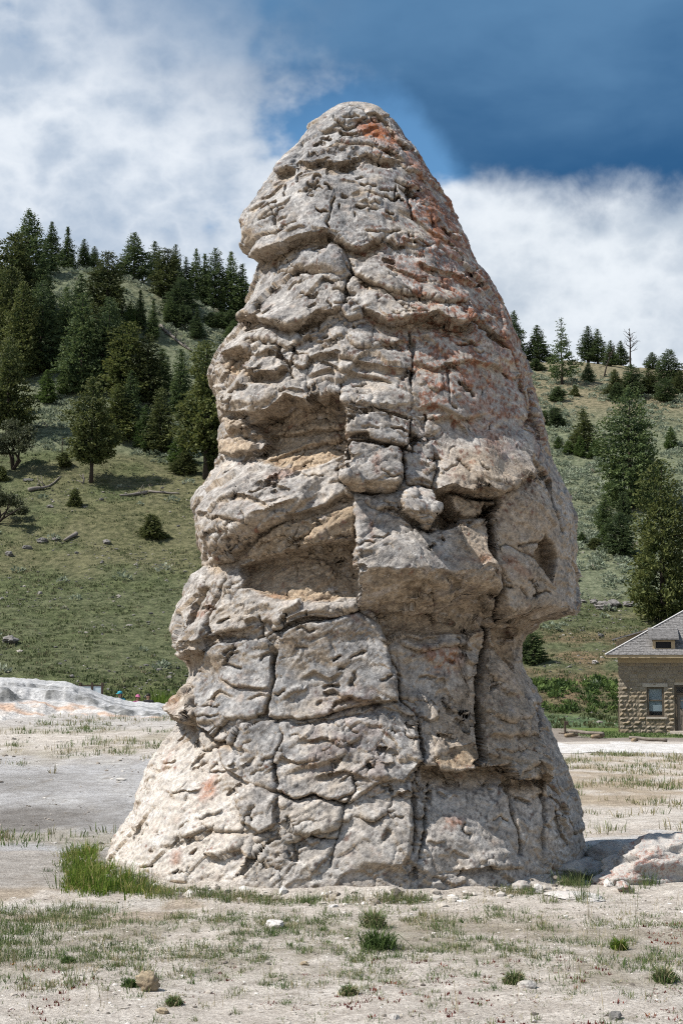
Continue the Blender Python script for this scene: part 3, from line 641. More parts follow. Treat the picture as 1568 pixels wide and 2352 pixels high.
    B([(392, 1628), (436, 1572), (455, 1600), (458, 1662), (430, 1654)], 0.20, 12, tan=.3); L([(393, 1634), (425, 1655), (460, 1668)], 0.16, 40, 0.12, 30, 4, 6, 1.0)
    # grey plates
    B(PLATE_L, 0.11, 12, groove=0.06, gw=3.6, grey=1); B(PLATE_C, 0.14, 12, groove=0.07, gw=3.6, grey=1); B(PLATE_B, 0.09, 14, groove=0.04, gw=3.6, grey=.8)
    L([(462, 1630), (472, 1668), (500, 1704), (537, 1708), (560, 1665)], 0.10, 40, 0.16, 28, 4, 5, 1.0)
    C([(545, 1470), (538, 1500), (520, 1530), (560, 1536)], 3, .06); L([(510, 1560), (560, 1575), (625, 1580)], 0.06, 30, 0.05, 12); L([(480, 1610), (520, 1585), (545, 1600)], .05, 24, .05, 12)
    L([(600, 1600), (560, 1590), (625, 1600)][::-1] if False else [(570, 1606), (600, 1590), (626, 1600)], .04, 22, .04, 10)
    L([(690, 1560), (720, 1545), (760, 1560), (790, 1545)], 0.05, 26, .05, 12); L([(745, 1590), (770, 1584), (800, 1612)], 0.05, 24, .07, 14); L([(745, 1648), (765, 1610), (800, 1598), (850, 1612)], .06, 24, .08, 18)
    L([(690, 1700), (740, 1690), (790, 1710), (830, 1690)], 0.05, 30, .05, 14); L([(640, 1735), (690, 1750), (740, 1740)], .05, 26, .05, 12); L([(730, 1780), (790, 1770), (850, 1790)], .06, 26, .06, 14)
    C([(640, 1660), (652, 1690), (640, 1724)], 3.5, .07); C([(637, 1724), (637, 1815), (675, 1837), (723, 1826), (760, 1840), (792, 1851)], 4, .12)
    C([(792, 1851), (816, 1815), (810, 1790)], 4, .10); C([(792, 1851), (784, 1880), (777, 1906)], 4, .12); C([(675, 1913), (719, 1924), (774, 1928), (777, 1906)], 3.5, .09)
    B([(640, 1822), (676, 1842), (723, 1834), (786, 1855), (773, 1902), (720, 1918), (672, 1908), (640, 1890)], 0.09, 10); B([(548, 1808), (600, 1806), (636, 1820), (636, 1888), (600, 1916), (552, 1892)], 0.12, 16, grey=.5)
    B([(835, 1748), (856, 1740), (860, 1762), (840, 1775)], -0.2, 6); B([(845, 1610), (870, 1604), (880, 1625), (858, 1634)], -0.12, 6)
    B([(674, 1930), (700, 1918), (706, 1942), (684, 1955)], -0.12, 8); C([(584, 1918), (640, 1905), (675, 1913)], 4, .10); C([(675, 1913), (680, 1990)], 3.5, .08); C([(774, 1928), (760, 1985)], 3.5, .07)
    # fracture between front plates and right wall
    Fa([(883, 1470), (890, 1507), (912, 1545), (924, 1612), (961, 1646), (963, 1695), (965, 1757), (943, 1796), (945, 1845), (930, 2000)], [.06, .14, .16, .14, .16, .2, .24, .2, .16, .12], 160, 5, -1)
    C([(883, 1470), (890, 1507), (905, 1530), (912, 1560), (924, 1612), (961, 1646), (963, 1695), (965, 1757), (943, 1796), (945, 1845)], 5, .16)
    B([(905, 1530), (920, 1548), (924, 1600), (908, 1585)], -0.10, 6)
    L([(905, 1470), (960, 1490), (1020, 1480), (1090, 1490)], 0.08, 20, .06, 16)
    # undercut across the lower right
    L([(960, 1764), (995, 1760), (1040, 1771), (1089, 1766), (1111, 1759), (1156, 1752), (1171, 1792), (1194, 1788), (1224, 1776), (1246, 1796)], [.22, .26, .3, .32, .32, .34, .36, .36, .34, .26], 190, 0.16, 55, 5, 10, 1.0)
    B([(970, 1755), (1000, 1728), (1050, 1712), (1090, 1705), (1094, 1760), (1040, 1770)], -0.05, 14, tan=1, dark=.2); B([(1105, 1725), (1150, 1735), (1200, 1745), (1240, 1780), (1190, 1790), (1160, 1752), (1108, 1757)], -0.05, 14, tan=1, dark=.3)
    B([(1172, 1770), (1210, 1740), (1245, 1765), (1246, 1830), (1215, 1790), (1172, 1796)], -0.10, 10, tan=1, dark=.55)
    L([(1165, 1700), (1185, 1686), (1205, 1690)], .05, 30, .08, 18); L([(1115, 1640), (1160, 1650), (1210, 1640)], .06, 50, .04, 20, tan=.3)
    B([(1110, 1545), (1130, 1500), (1170, 1560), (1205, 1640), (1190, 1690), (1115, 1690), (1104, 1600)], 0.10, 18); Fa([(1140, 1500), (1180, 1580), (1215, 1660), (1246, 1760), (1246, 1830)], .16, 110, 5, -1)
    C([(1238, 1622), (1240, 1660), (1228, 1680)], 4, .16)
    # flutes of the foot
    for q, d in (([(984, 1800), (975, 1880), (962, 1960), (950, 2010)], .12), ([(955, 1800), (950, 1860), (944, 1960)], .10), ([(1166, 1800), (1175, 1850), (1192, 1920), (1196, 1965)], .09), ([(1240, 1825), (1245, 1880), (1250, 1950)], .07), ([(1150, 1810), (1172, 1800)], .10)): C(q, 5, d)
    C([(1255, 1830), (1290, 1860), (1310, 1900)], 4, .08); C([(1262, 1860), (1285, 1910), (1300, 1940)], 4, .06); C([(1250, 1790), (1290, 1850), (1318, 1920)], 4, .06)
    L([(1030, 1840), (1045, 1828), (1062, 1836)], .05, 20, .05, 10); L([(900, 1830), (930, 1815), (945, 1830)], .06, 30, .06, 14); L([(820, 1870), (860, 1885), (905, 1860)], .07, 40, .07, 16); L([(870, 1930), (890, 1900), (905, 1905)], .06, 30, .08, 20)
    L([(1040, 2000), (1120, 1992), (1200, 1995)], .08, 40, .08, 16, tan=.1, )
    # white skirt on the left: long flakes
    L([(300, 1955), (316, 1930), (318, 1905)][::1] if False else [(298, 1930), (308, 1912), (320, 1890)], .10, 30, .10, 18); B([(352, 1916), (362, 1908), (366, 1920), (356, 1924)], -.10, 4); B([(338, 1954), (352, 1948), (356, 1958), (342, 1962)], -.10, 4)
    L([(420, 1925), (470, 1905), (520, 1908), (570, 1912)], .06, 50, .05, 16); L([(480, 1975), (520, 1950), (560, 1935)], .06, 40, .05, 16); L([(540, 2020), (560, 1985), (580, 1940)], .12, 50, .08, 24, tan=.3)
    B([(400, 1680), (440, 1655), (470, 1690), (505, 1720), (510, 1775), (545, 1810), (550, 1880), (480, 1880), (400, 1800), (350, 1780)], -0.06, 40)
    # smooth-faced sheets and plates
    for p in (PLATE_L, PLATE_C, [(950, 760), (1085, 760), (1190, 880), (1240, 1060), (1180, 1105), (1010, 1115), (1000, 980), (950, 940)], [(600, 440), (690, 385), (900, 380), (1040, 560), (890, 535), (750, 530), (600, 570), (570, 530)], [(1140, 1160), (1290, 1200), (1310, 1390), (1140, 1410)], [(985, 1800), (1240, 1810), (1300, 1950), (970, 1980)]): B(p, 0, 9, flat=1.0, soft=14)
    # right flank: partly bare, tan also paints in warm bounce from the ground
    B([(1000, 1010), (1150, 1000), (1240, 1060), (1300, 1200), (1320, 1400), (1190, 1500), (1260, 1700), (1240, 1800), (1100, 1780), (980, 1740), (960, 1640), (1080, 1500), (1000, 1440)], 0, 9, tan=.55, soft=60)
    # lichens
    for p, k in (([(895, 300), (945, 338), (975, 390), (1030, 480), (1095, 605), (1062, 605), (1000, 500), (930, 400)], .95), ([(1100, 640), (1150, 720), (1190, 810), (1240, 1000), (1262, 1085), (1225, 1060), (1180, 880), (1110, 720)], .85), ([(797, 280), (860, 258), (920, 300), (955, 360), (900, 352), (830, 330)], 1.0), ([(860, 252), (885, 258), (945, 338), (960, 372), (930, 340)], 1.0), ([(764, 248), (792, 243), (795, 252), (770, 260)], .9), ([(945, 440), (975, 430), (1040, 520), (1050, 590), (990, 570), (960, 520)], .85), ([(900, 370), (970, 390), (1010, 450), (950, 440)], .6),
                 ([(860, 1040), (885, 1030), (880, 1100), (850, 1100)], 1.0), ([(840, 1195), (870, 1180), (864, 1275), (848, 1270)], 1.0), ([(1005, 1270), (1120, 1265), (1125, 1310), (1040, 1300)], .6), ([(950, 1470), (1090, 1480), (1060, 1560), (980, 1560)], .6), ([(600, 1080), (690, 1060), (700, 1090), (620, 1130)], .55), ([(420, 1400), (500, 1360), (500, 1410), (430, 1450)], .6),
                 ([(380, 1720), (420, 1690), (400, 1760), (360, 1780)], .7), ([(445, 1790), (500, 1760), (500, 1830), (440, 1880)], .75), ([(395, 1940), (430, 1950), (420, 2000), (380, 1990)], .7), ([(830, 1800), (880, 1800), (880, 1830), (835, 1825)], .8), ([(1010, 1870), (1070, 1870), (1070, 1910), (1000, 1920)], .7), ([(730, 1405), (820, 1398), (850, 1450), (800, 1430)], .75), ([(1190, 900), (1215, 890), (1250, 1050), (1230, 1060)], .9), ([(620, 870), (660, 860), (650, 890), (610, 900)], .7),
                 ([(570, 1345), (650, 1340), (680, 1380), (580, 1380)], .5), ([(1060, 720), (1140, 900), (1200, 1040), (1120, 1080), (1040, 950)], .35), ([(830, 560), (1080, 600), (1130, 700), (900, 660)], .25), ([(400, 1580), (440, 1570), (430, 1640), (395, 1625)], .6), ([(1120, 1255), (1190, 1270), (1230, 1340), (1140, 1330)], .45), ([(700, 1560), (880, 1560), (900, 1800), (700, 1800)], .15)):
        B(p, 0, 9, rust=k, soft=30)

def chips(R):
    """short weathering cracks: most follow the draped bedding, some cross it"""
    rg = np.random.RandomState(77)
    for i in range(420):
        v = rg.uniform(270, 2020); lo = np.interp(v, [q[0] for q in SIL_L], [q[1] for q in SIL_L]); hi = np.interp(v, [q[0] for q in SIL_R], [q[1] for q in SIL_R])
        u = rg.uniform(lo + 15, hi - 15); c = (lo + hi) / 2; cross = rg.rand() < .25
        sl = (u - c) / (hi - lo + 1) * 1.3 + rg.normal() * .22; L_ = rg.uniform(14, 60) * (.7 if cross else 1); n = 5; p = []; a = math.atan(sl) if not cross else math.pi / 2 + rg.normal() * .35
        for k in range(n): p.append((u, v)); a2 = a + rg.normal() * .5; u += math.cos(a2) * L_ / n; v += math.sin(a2) * L_ / n
        R.crack(p, 3.0, rg.uniform(.03, .09))
    for i in range(120):
        v = rg.uniform(270, 2000); lo = np.interp(v, [q[0] for q in SIL_L], [q[1] for q in SIL_L]); hi = np.interp(v, [q[0] for q in SIL_R], [q[1] for q in SIL_R])
        u = rg.uniform(lo + 15, hi - 40); c = (lo + hi) / 2; sl = (u - c) / (hi - lo + 1) * 1.3 + rg.normal() * .2; L_ = rg.uniform(20, 75); p = [(u + L_ * k / 4, v + sl * L_ * k / 4 + rg.normal() * 4) for k in range(5)]
        R.ledge(p, rg.uniform(.02, .06), rg.uniform(14, 34), rg.uniform(.01, .05), 10, 2.2, 8, .2)

PART_POLYS = [('summit_cap', [(690, 200), (690, 369), (718, 379), (770, 383), (803, 377), (812, 366), (837, 359), (877, 371), (924, 371), (1000, 372), (1000, 200)]),
              ('hood', [(520, 380), (690, 369), (718, 379), (770, 383), (803, 377), (812, 366), (837, 359), (877, 371), (924, 371), (1000, 372), (1110, 560), (892, 541), (857, 561), (837, 573), (797, 565), (781, 549), (750, 537), (718, 545), (679, 565), (663, 577), (619, 591), (595, 600), (520, 590)]),
              ('block', BLOCK1), ('block', BLOCK2), ('hanging_block', WEDGE), ('prow', PROW), ('hooked_block', RBLOCK), ('plate', PLATE_L), ('plate', PLATE_C), ('plate', PLATE_B)]

def build_rock():
    Y0 = 22.0; NR, NF, NB = 815, 660, 60
    z = np.linspace(-0.35, at(784, 240, Y0).z, NR)
    # finer rows: even spacing in z; matching survey row at the plane of the outline
    rows = np.array([proj(0.0, Y0, q)[1] for q in z])
    mpp = np.array([(at(785, r, Y0) - at(784, r, Y0)).x for r in rows])
    Lx = np.interp(rows, [q[0] for q in SIL_L], [q[1] for q in SIL_L]); Rx = np.interp(rows, [q[0] for q in SIL_R], [q[1] for q in SIL_R])
    jl = np.random.RandomState(3).normal(size=(2, NR)); ker = np.exp(-np.linspace(-2, 2, 9) ** 2); ker /= ker.sum()
    Lx = (Lx - 784) * mpp + np.convolve(jl[0], ker, 'same') * 0.012; Rx = (Rx - 784) * mpp + np.convolve(jl[1], ker, 'same') * 0.012
    def smooth(a, sg):
        n = int(sg * 3); kk = np.exp(-0.5 * (np.arange(-n, n + 1) / sg) ** 2); kk /= kk.sum()
        ap = np.concatenate([2 * a[0] - a[n:0:-1], a, 2 * a[-1] - a[-2:-n - 2:-1]]); return np.convolve(ap, kk, 'valid')
    cx, wd = (Lx + Rx) / 2, (Rx - Lx) / 2
    edge = sstep(NR - 1, NR - 60, np.arange(NR)); 
    ws = np.minimum(smooth(wd, 38), wd * edge + smooth(wd, 38) * edge) * edge + wd * (1 - edge); ws = np.maximum(ws, 0.02); cs = smooth(cx, 38) * edge + cx * (1 - edge)
    dl = Lx - (cs - ws); dr = Rx - (cs + ws)
    wdep = np.maximum(smooth(wd, 55) * edge + wd * (1 - edge), 0.02)
    ph = np.concatenate([np.linspace(math.pi, 2 * math.pi, NF, endpoint=False), np.linspace(0, math.pi, NB, endpoint=False)])
    c, s = np.cos(ph), np.sin(ph); e = 2.25
    cc = np.sign(c) * np.abs(c) ** (2 / e); ss = np.sign(s) * np.abs(s) ** (2 / e)
    X = cs[:, None] + ws[:, None] * cc[None] + dl[:, None] * sstep(0.35, 0.96, -cc)[None] + dr[:, None] * sstep(0.35, 0.96, cc)[None]
    Yd = Y0 + wdep[:, None] * np.where(ss < 0, 0.99, 0.20)[None] * ss[None]  # unseen back flattened to keep the pillar's shadow narrow
    Z = np.repeat(z[:, None], len(ph), 1)
    X = X.astype(np.float32); Yd = Yd.astype(np.float32); Z = Z.astype(np.float32)
    # horizontal outward direction
    nx = cc / np.maximum(ws.mean(), .1); ny = ss / np.maximum(ws.mean(), .1); ln = np.hypot(nx, ny); nx, ny = nx / ln, ny / ln
    U, V = proj(X, Yd, Z)
    wu = 7 * perlin(X * 2.2, Yd * 2.2, Z * 2.2) + 4.0 * perlin(X * 6, Yd * 6 + 3, Z * 6) + 0.8 * perlin(X * 15, Yd * 15 + 3, Z * 15)
    wv = 7 * perlin(X * 2.2 + 40, Yd * 2.2, Z * 2.2) + 3.2 * perlin(X * 6, Yd * 6 + 33, Z * 6) + 0.8 * perlin(X * 15, Yd * 15 + 13, Z * 15)
    R = Relief((U + wu).astype(np.float32), (V + wv).astype(np.float32))
    front = sstep(-0.02, 0.22, -ss)[None] * np.ones((NR, 1))
    R.U = np.where(front > 0, R.U, -9999).astype(np.float32)
    relief(R); chips(R)
    big = 0.10 * fbm(X * 0.8, Yd * 0.8, Z * 0.8, 2) + 0.028 * fbm(X * 2.0, Yd * 2.0 + 9, Z * 2.4, 2)
    sil = 1 - 0.75 * sstep(0.80, 1.0, np.abs(cc))[None]
    D = (R.D * 1.1 * front * (1 - .45 * sstep(0.84, 1.0, np.abs(cc))[None]) + big * sil) * sstep(0.0, 0.5, (wdep / 0.9))[:, None]
    ddx, ddy = nx * 0.35, ny; dn = np.hypot(ddx, ddy); ddx, ddy = ddx / dn, ddy / dn
    X = X + D * ddx[None]; Yd = Yd + D * ddy[None]
    # even out the rows along each profile so that undersides get their share of faces
    sl = np.clip(np.sqrt(1 + (np.gradient(D, axis=0) / (z[1] - z[0])) ** 2), 1, 7)
    kb = np.ones(25) / 25; slp = np.concatenate([sl[:, -12:], sl, sl[:, :12]], 1); sl = np.apply_along_axis(lambda q: np.convolve(q, kb, 'valid'), 1, slp)
    cum = np.concatenate([np.zeros((1, sl.shape[1])), np.cumsum((sl[1:] + sl[:-1]) / 2, 0)]); cum /= cum[-1:]
    tt = np.linspace(0, 1, NR); src = np.arange(NR, dtype=float)
    idx = np.stack([np.interp(tt, cum[:, j], src) for j in range(sl.shape[1])], 1)
    i0 = np.clip(np.floor(idx).astype(int), 0, NR - 2); fr_ = (idx - i0).astype(np.float32); cj = np.arange(sl.shape[1])[None]
    def rs(a): return a[i0, cj] * (1 - fr_) + a[i0 + 1, cj] * fr_
    X, Yd, Z, U, V = (rs(q) for q in (X, Yd, Z, U, V)); R.U, R.V, R.tan, R.rust, R.dark, R.grey, R.flat = (rs(q) for q in (R.U, R.V, R.tan, R.rust, R.dark, R.grey, R.flat))
    csz = np.interp(Z, z, cs); front = rs(front)
    P = np.stack([X, Yd, Z], -1).astype(np.float32)
    def normals(P):
        du = np.roll(P, -1, 1) - np.roll(P, 1, 1); dv = np.gradient(P, axis=0)
        n = np.cross(du, dv); return n / (np.linalg.norm(n, axis=-1, keepdims=True) + 1e-9)
    N = normals(P)
    x, y, zz = P[..., 0], P[..., 1], P[..., 2]
    # broken facets: each joint block tilts its own way
    wx_, wz_ = 0.16 * perlin(x * 2.4, y * 2.4, zz * 2.4), 0.16 * perlin(x * 2.4 + 30, y * 2.4, zz * 2.4)
    dr0 = zz + 0.42 * np.abs(x - csz)
    _, _, t1 = worley((x + wx_) * 1.35, y * 1.35, (dr0 + wz_) * 2.1)
    _, _, t2 = worley((x + wx_ * .5) * 5.0 + 9, y * 5.0, (dr0 + wz_ * .5) * 8.0)
    _, _, t3 = worley((x + wx_ * .3) * 12.0 + 19, y * 12.0, (dr0 + wz_ * .3) * 17.0)
    fac = (0.066 * t1 + 0.011 * t2 + 0.0025 * t3) * sstep(0.15, 1.3, np.interp(zz, z, wdep))
    # bedding: draped shells that flake at their lower lips
    drape = zz + 0.42 * np.abs(x - csz) + 0.10 * perlin(x * 1.1, y * 1.1, zz * 1.1)
    def flakes(per, amp, w1, w2, seed, thr):
        q = (drape + w1 * perlin(x * 1.5 + seed, y * 1.5, drape * 1.5) + w2 * perlin(x * 3.5 + seed, y * 3.5, drape * 7)) / per
        fr = q - np.floor(q)
        saw = (1 - fr) * sstep(0.0, 0.12, fr)
        m = sstep(thr, thr + 0.30, perlin(x * 2.2, y * 2.2 + seed, drape * 6.5))
        return amp * saw * m
    det = flakes(0.24, 0.022, 0.16, 0.03, 3.0, 0.10) + flakes(0.10, 0.013, 0.10, 0.02, 31.0, 0.0)
    rid = 1 - np.abs(perlin(x * 5.5, y * 5.5, zz * 7.5)) * 2.2
    det += 0.007 * rid
    w1, w2, _ = worley(x * 2.6 + 0.25 * perlin(x * 4, y * 4, zz * 4), y * 2.6, zz * 3.0 + 0.25 * perlin(x * 4, y * 4 + 7, zz * 4))
    ck = np.exp(-((w2 - w1) / 0.035) ** 2) * sstep(-0.05, 0.35, perlin(x * 1.5 + 7, y * 1.5, zz * 1.5)); det -= 0.030 * ck
    f2 = fbm(x * 9, y * 9, drape * 16, 4, 0.6); det += 0.0055 * f2
    pit = perlin(x * 17 + 5, y * 17, zz * 23); pits = sstep(0.42, 0.62, pit) * sstep(-0.3, 0.2, perlin(x * 2 + 50, y * 2, zz * 2)); det -= 0.020 * pits
    spong = sstep(0.25, 0.5, perlin(x * 24, y * 24, zz * 24)); det -= 0.018 * spong * np.clip(R.tan, 0, 1)
    top_fade = sstep(NR - 1, NR - 25, np.arange(NR))[:, None]
    P = P + N * ((det * (1 - .35 * R.flat * front) + fac * (1 - .65 * R.flat * front)) * top_fade)[..., None]
    N = normals(P)
    # rock colour: pale travertine, grey lichen skin, warm bare rock in the hollows, rust lichen, black specks
    m1 = fbm(x * 1.3, y * 1.3, zz * 1.3, 4); m2 = fbm(x * 5, y * 5, zz * 6, 4, 0.6); m3 = fbm(x * 16, y * 16, zz * 18, 3, 0.6)
    C = np.ones(P.shape) * np.array([0.525, 0.465, 0.40])
    low_left = sstep(1640, 1760, V) * sstep(620, 480, U + 30 * m1); low = sstep(1780, 1860, V)
    C = mixc(C, np.clip(low_left * 0.95 + low * 0.4, 0, 1), (0.535, 0.49, 0.44))
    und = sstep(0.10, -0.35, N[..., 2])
    bare = np.clip(np.maximum(R.tan * front, und * 0.8), 0, 1) * sstep(-0.75, -0.1, m2 + 0.2)  # includes the bounce warmth painted on the right flank
    gm = np.clip((0.60 + 0.45 * R.grey * front + 0.35 * sstep(900, 450, V) - 0.55 * low_left - 0.2 * low) * sstep(-0.55, 0.45, m1 * 0.7 + m2 * 0.6 + 0.35), 0, 1) * (1 - bare)
    C = mixc(C, gm * 0.92, (0.275, 0.28, 0.29))
    m4 = fbm(x * 3.2 + 60, y * 3.2, drape * 5.5, 5, 0.65)
    C = mixc(C, gm * sstep(0.05, 0.55, m4 + 0.35 * m3) * 0.8, (0.125, 0.125, 0.13))
    C = mixc(C, sstep(0.0, 0.55, -m4 + 0.45 * m3) * 0.6 * (1 - bare), (0.62, 0.60, 0.575))
    C = mixc(C, sstep(0.15, 0.65, m2) * 0.36 * (1 - bare), (0.50, 0.48, 0.465))
    C = mixc(C, sstep(0.45, 0.95, -m2 + 0.3 * m1) * 0.25 * (1 - bare), (0.36, 0.245, 0.20))
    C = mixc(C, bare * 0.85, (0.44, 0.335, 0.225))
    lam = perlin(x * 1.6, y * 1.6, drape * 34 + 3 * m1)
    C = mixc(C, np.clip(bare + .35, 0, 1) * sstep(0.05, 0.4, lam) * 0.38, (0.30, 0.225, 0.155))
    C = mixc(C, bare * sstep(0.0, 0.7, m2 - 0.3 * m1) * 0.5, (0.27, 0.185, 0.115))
    ru = np.clip(R.rust * front, 0, 1); rr = np.maximum(ru * sstep(-0.55, 0.10, m2 + 0.4 * m3 + 0.45 * (ru - .5)), 0.85 * sstep(0.50, 0.72, m2 * 0.45 + m3 * 0.55 + 0.46 * sstep(760, 1040, U + 60 * m1) * sstep(1300, 800, V) + .10 * sstep(1900, 300, V)))
    C = mixc(C, rr * 0.92, (0.34, 0.115, 0.048))
    C = mixc(C, ru * sstep(0.3, 0.7, ru + 0.4 * m3) * sstep(0.1, 0.5, m3) * 0.8, (0.50, 0.18, 0.035))
    bk = sstep(0.30, 0.66, m3 * 0.8 + 0.35 * m2 + 0.10) * (1 - 0.5 * bare) * (1 - .6 * low_left)
    C = mixc(C, bk * 0.72, (0.10, 0.092, 0.088))
    dk = np.clip(R.dark * front, 0, 1); C = mixc(C, dk * sstep(-0.3, 0.3, m2 + m3 * .5) * 0.8, (0.12, 0.085, 0.055))  # shade painted dark brown into undercuts and hollows
    C = mixc(C, sstep(0.0, 0.4, m2) * sstep(1500, 1300, V) * sstep(0.35, 0.8, perlin(x * 1.0, y * 1.0 + 77, zz * 1.0) + .25 * m2) * .35, (0.43, 0.47, 0.52))
    C = C * (0.91 + 0.09 * np.clip(low_left + .5 * low, 0, 1))[..., None]
    C = np.clip(C, 0.02, 0.8)
    # one surface, cut into its joint-bounded pieces
    nc = len(ph); faces = grid_faces(NR, nc, True)
    faces = faces[:, ::1]
    UV = np.stack([R.U, R.V], -1).reshape(-1, 2)
    cu, cv = UV[faces[:, 0], 0], UV[faces[:, 0], 1]
    owner = np.full(len(faces), -1, np.int32)
    for i, (nm, poly) in enumerate(PART_POLYS):
        T = Relief(cu, cv); k = T.sel(poly, 2); q = T.sd(poly, k); kk = k[0][q > 0]; owner[kk] = np.where(owner[kk] < 0, i, owner[kk])
    VV = P.reshape(-1, 3); CC = C.reshape(-1, 3)
    def piece(name, sel, parent=None):
        f = faces[sel]; ids, inv = np.unique(f, return_inverse=True)
        return link(name, make_mesh(name, VV[ids], inv.reshape(-1, 4), CC[ids]), M_rock, parent)
    root = piece('rock_formation', owner == -1)
    tag(root, 'tall cone-shaped grey and cream travertine pillar standing on the flat', 'rock formation')
    labs = {0: 'rust-stained top of the pillar', 1: 'smooth grey overhanging hood', 5: 'jutting block with sloping top and pitted tan face', 6: 'hook-shaped block under the right overhang'}
    for i, (nm, poly) in enumerate(PART_POLYS):
        o = piece(nm, owner == i, root)
        if i in labs: o['label'] = labs[i]
build_rock()
# ------------------------------------------------------------------ stone house at the right
def m_stone(t, b, g):
    oi = t.node('ShaderNodeObjectInfo').outputs['Random']
    n = t.noise(g, 5, 6, 0.65); 
    c = t.mix(oi, (0.26, 0.22, 0.165), (0.40, 0.355, 0.285))
    c = t.mix(t.step(t.math('FRACT', t.math('MULTIPLY', oi, 7.3)), 0.72, 0.9), c, (0.36, 0.29, 0.20))
    c = t.mix(t.step(n, 0.35, 0.72), c, (0.22, 0.175, 0.125))
    t.l.new(c, b.inputs['Base Color']); bump(t, b, t.noise(g, 14, 6, 0.7), 0.7, 0.05)
M_stone = material('sandstone_block', m_stone, 0.92, 0.15)
M_mortar = plain('lime_mortar', (0.46, 0.41, 0.33), (0.38, 0.33, 0.26), 20, 0.95)
M_trim = plain('tan_painted_wood', (0.40, 0.32, 0.20), (0.35, 0.27, 0.165), 3, 0.7, 0.15)
M_dtrim = plain('brown_painted_frame', (0.10, 0.078, 0.055), (0.07, 0.055, 0.04), 8, 0.7, 0.15)
M_shingle = plain('weathered_cedar', (0.25, 0.24, 0.235), (0.12, 0.115, 0.11), 9, 0.95, 0.5)
M_ridge = plain('pale_ridge_metal', (0.60, 0.58, 0.56), (0.5, 0.48, 0.46), 5, 0.5, 0.1)
M_blind = plain('white_roller_blind', (0.80, 0.82, 0.84), (0.72, 0.74, 0.77), 4, 0.8, 0.1)
M_dark = plain('unlit_room_black', (0.02, 0.02, 0.022), (0.015, 0.015, 0.016), 4, 0.9, 0.0)  # black colour standing for the darkness indoors
M_conc = plain('worn_concrete', (0.44, 0.40, 0.34), (0.36, 0.32, 0.27), 9, 0.95, 0.4)
M_log = plain('grey_log_bark', (0.25, 0.215, 0.18), (0.14, 0.115, 0.095), 5, 0.95, 0.6, (1, 1, 1))
M_logend = plain('cut_log_end', (0.36, 0.28, 0.19), (0.22, 0.16, 0.10), 14, 0.95, 0.4)
M_post = plain('dark_brown_post', (0.085, 0.06, 0.045), (0.055, 0.04, 0.03), 12, 0.9, 0.4)
def m_glass(t, b, g):
    b.inputs['Base Color'].default_value = (0.02, 0.025, 0.03, 1); b.inputs['Roughness'].default_value = 0.05; b.inputs['Specular IOR Level'].default_value = 0.8
    tr = t.node('ShaderNodeBsdfTransparent'); tr.inputs[0].default_value = (.85, .9, .92, 1); mx = t.node('ShaderNodeMixShader'); mx.inputs[0].default_value = .80
    t.l.new(b.outputs[0], mx.inputs[1]); t.l.new(tr.outputs[0], mx.inputs[2]); out = [q for q in t.n if q.type == 'OUTPUT_MATERIAL'][0]; t.l.new(mx.outputs[0], out.inputs[0])
M_glass = material('window_glass', m_glass, 0.05, 0.5)

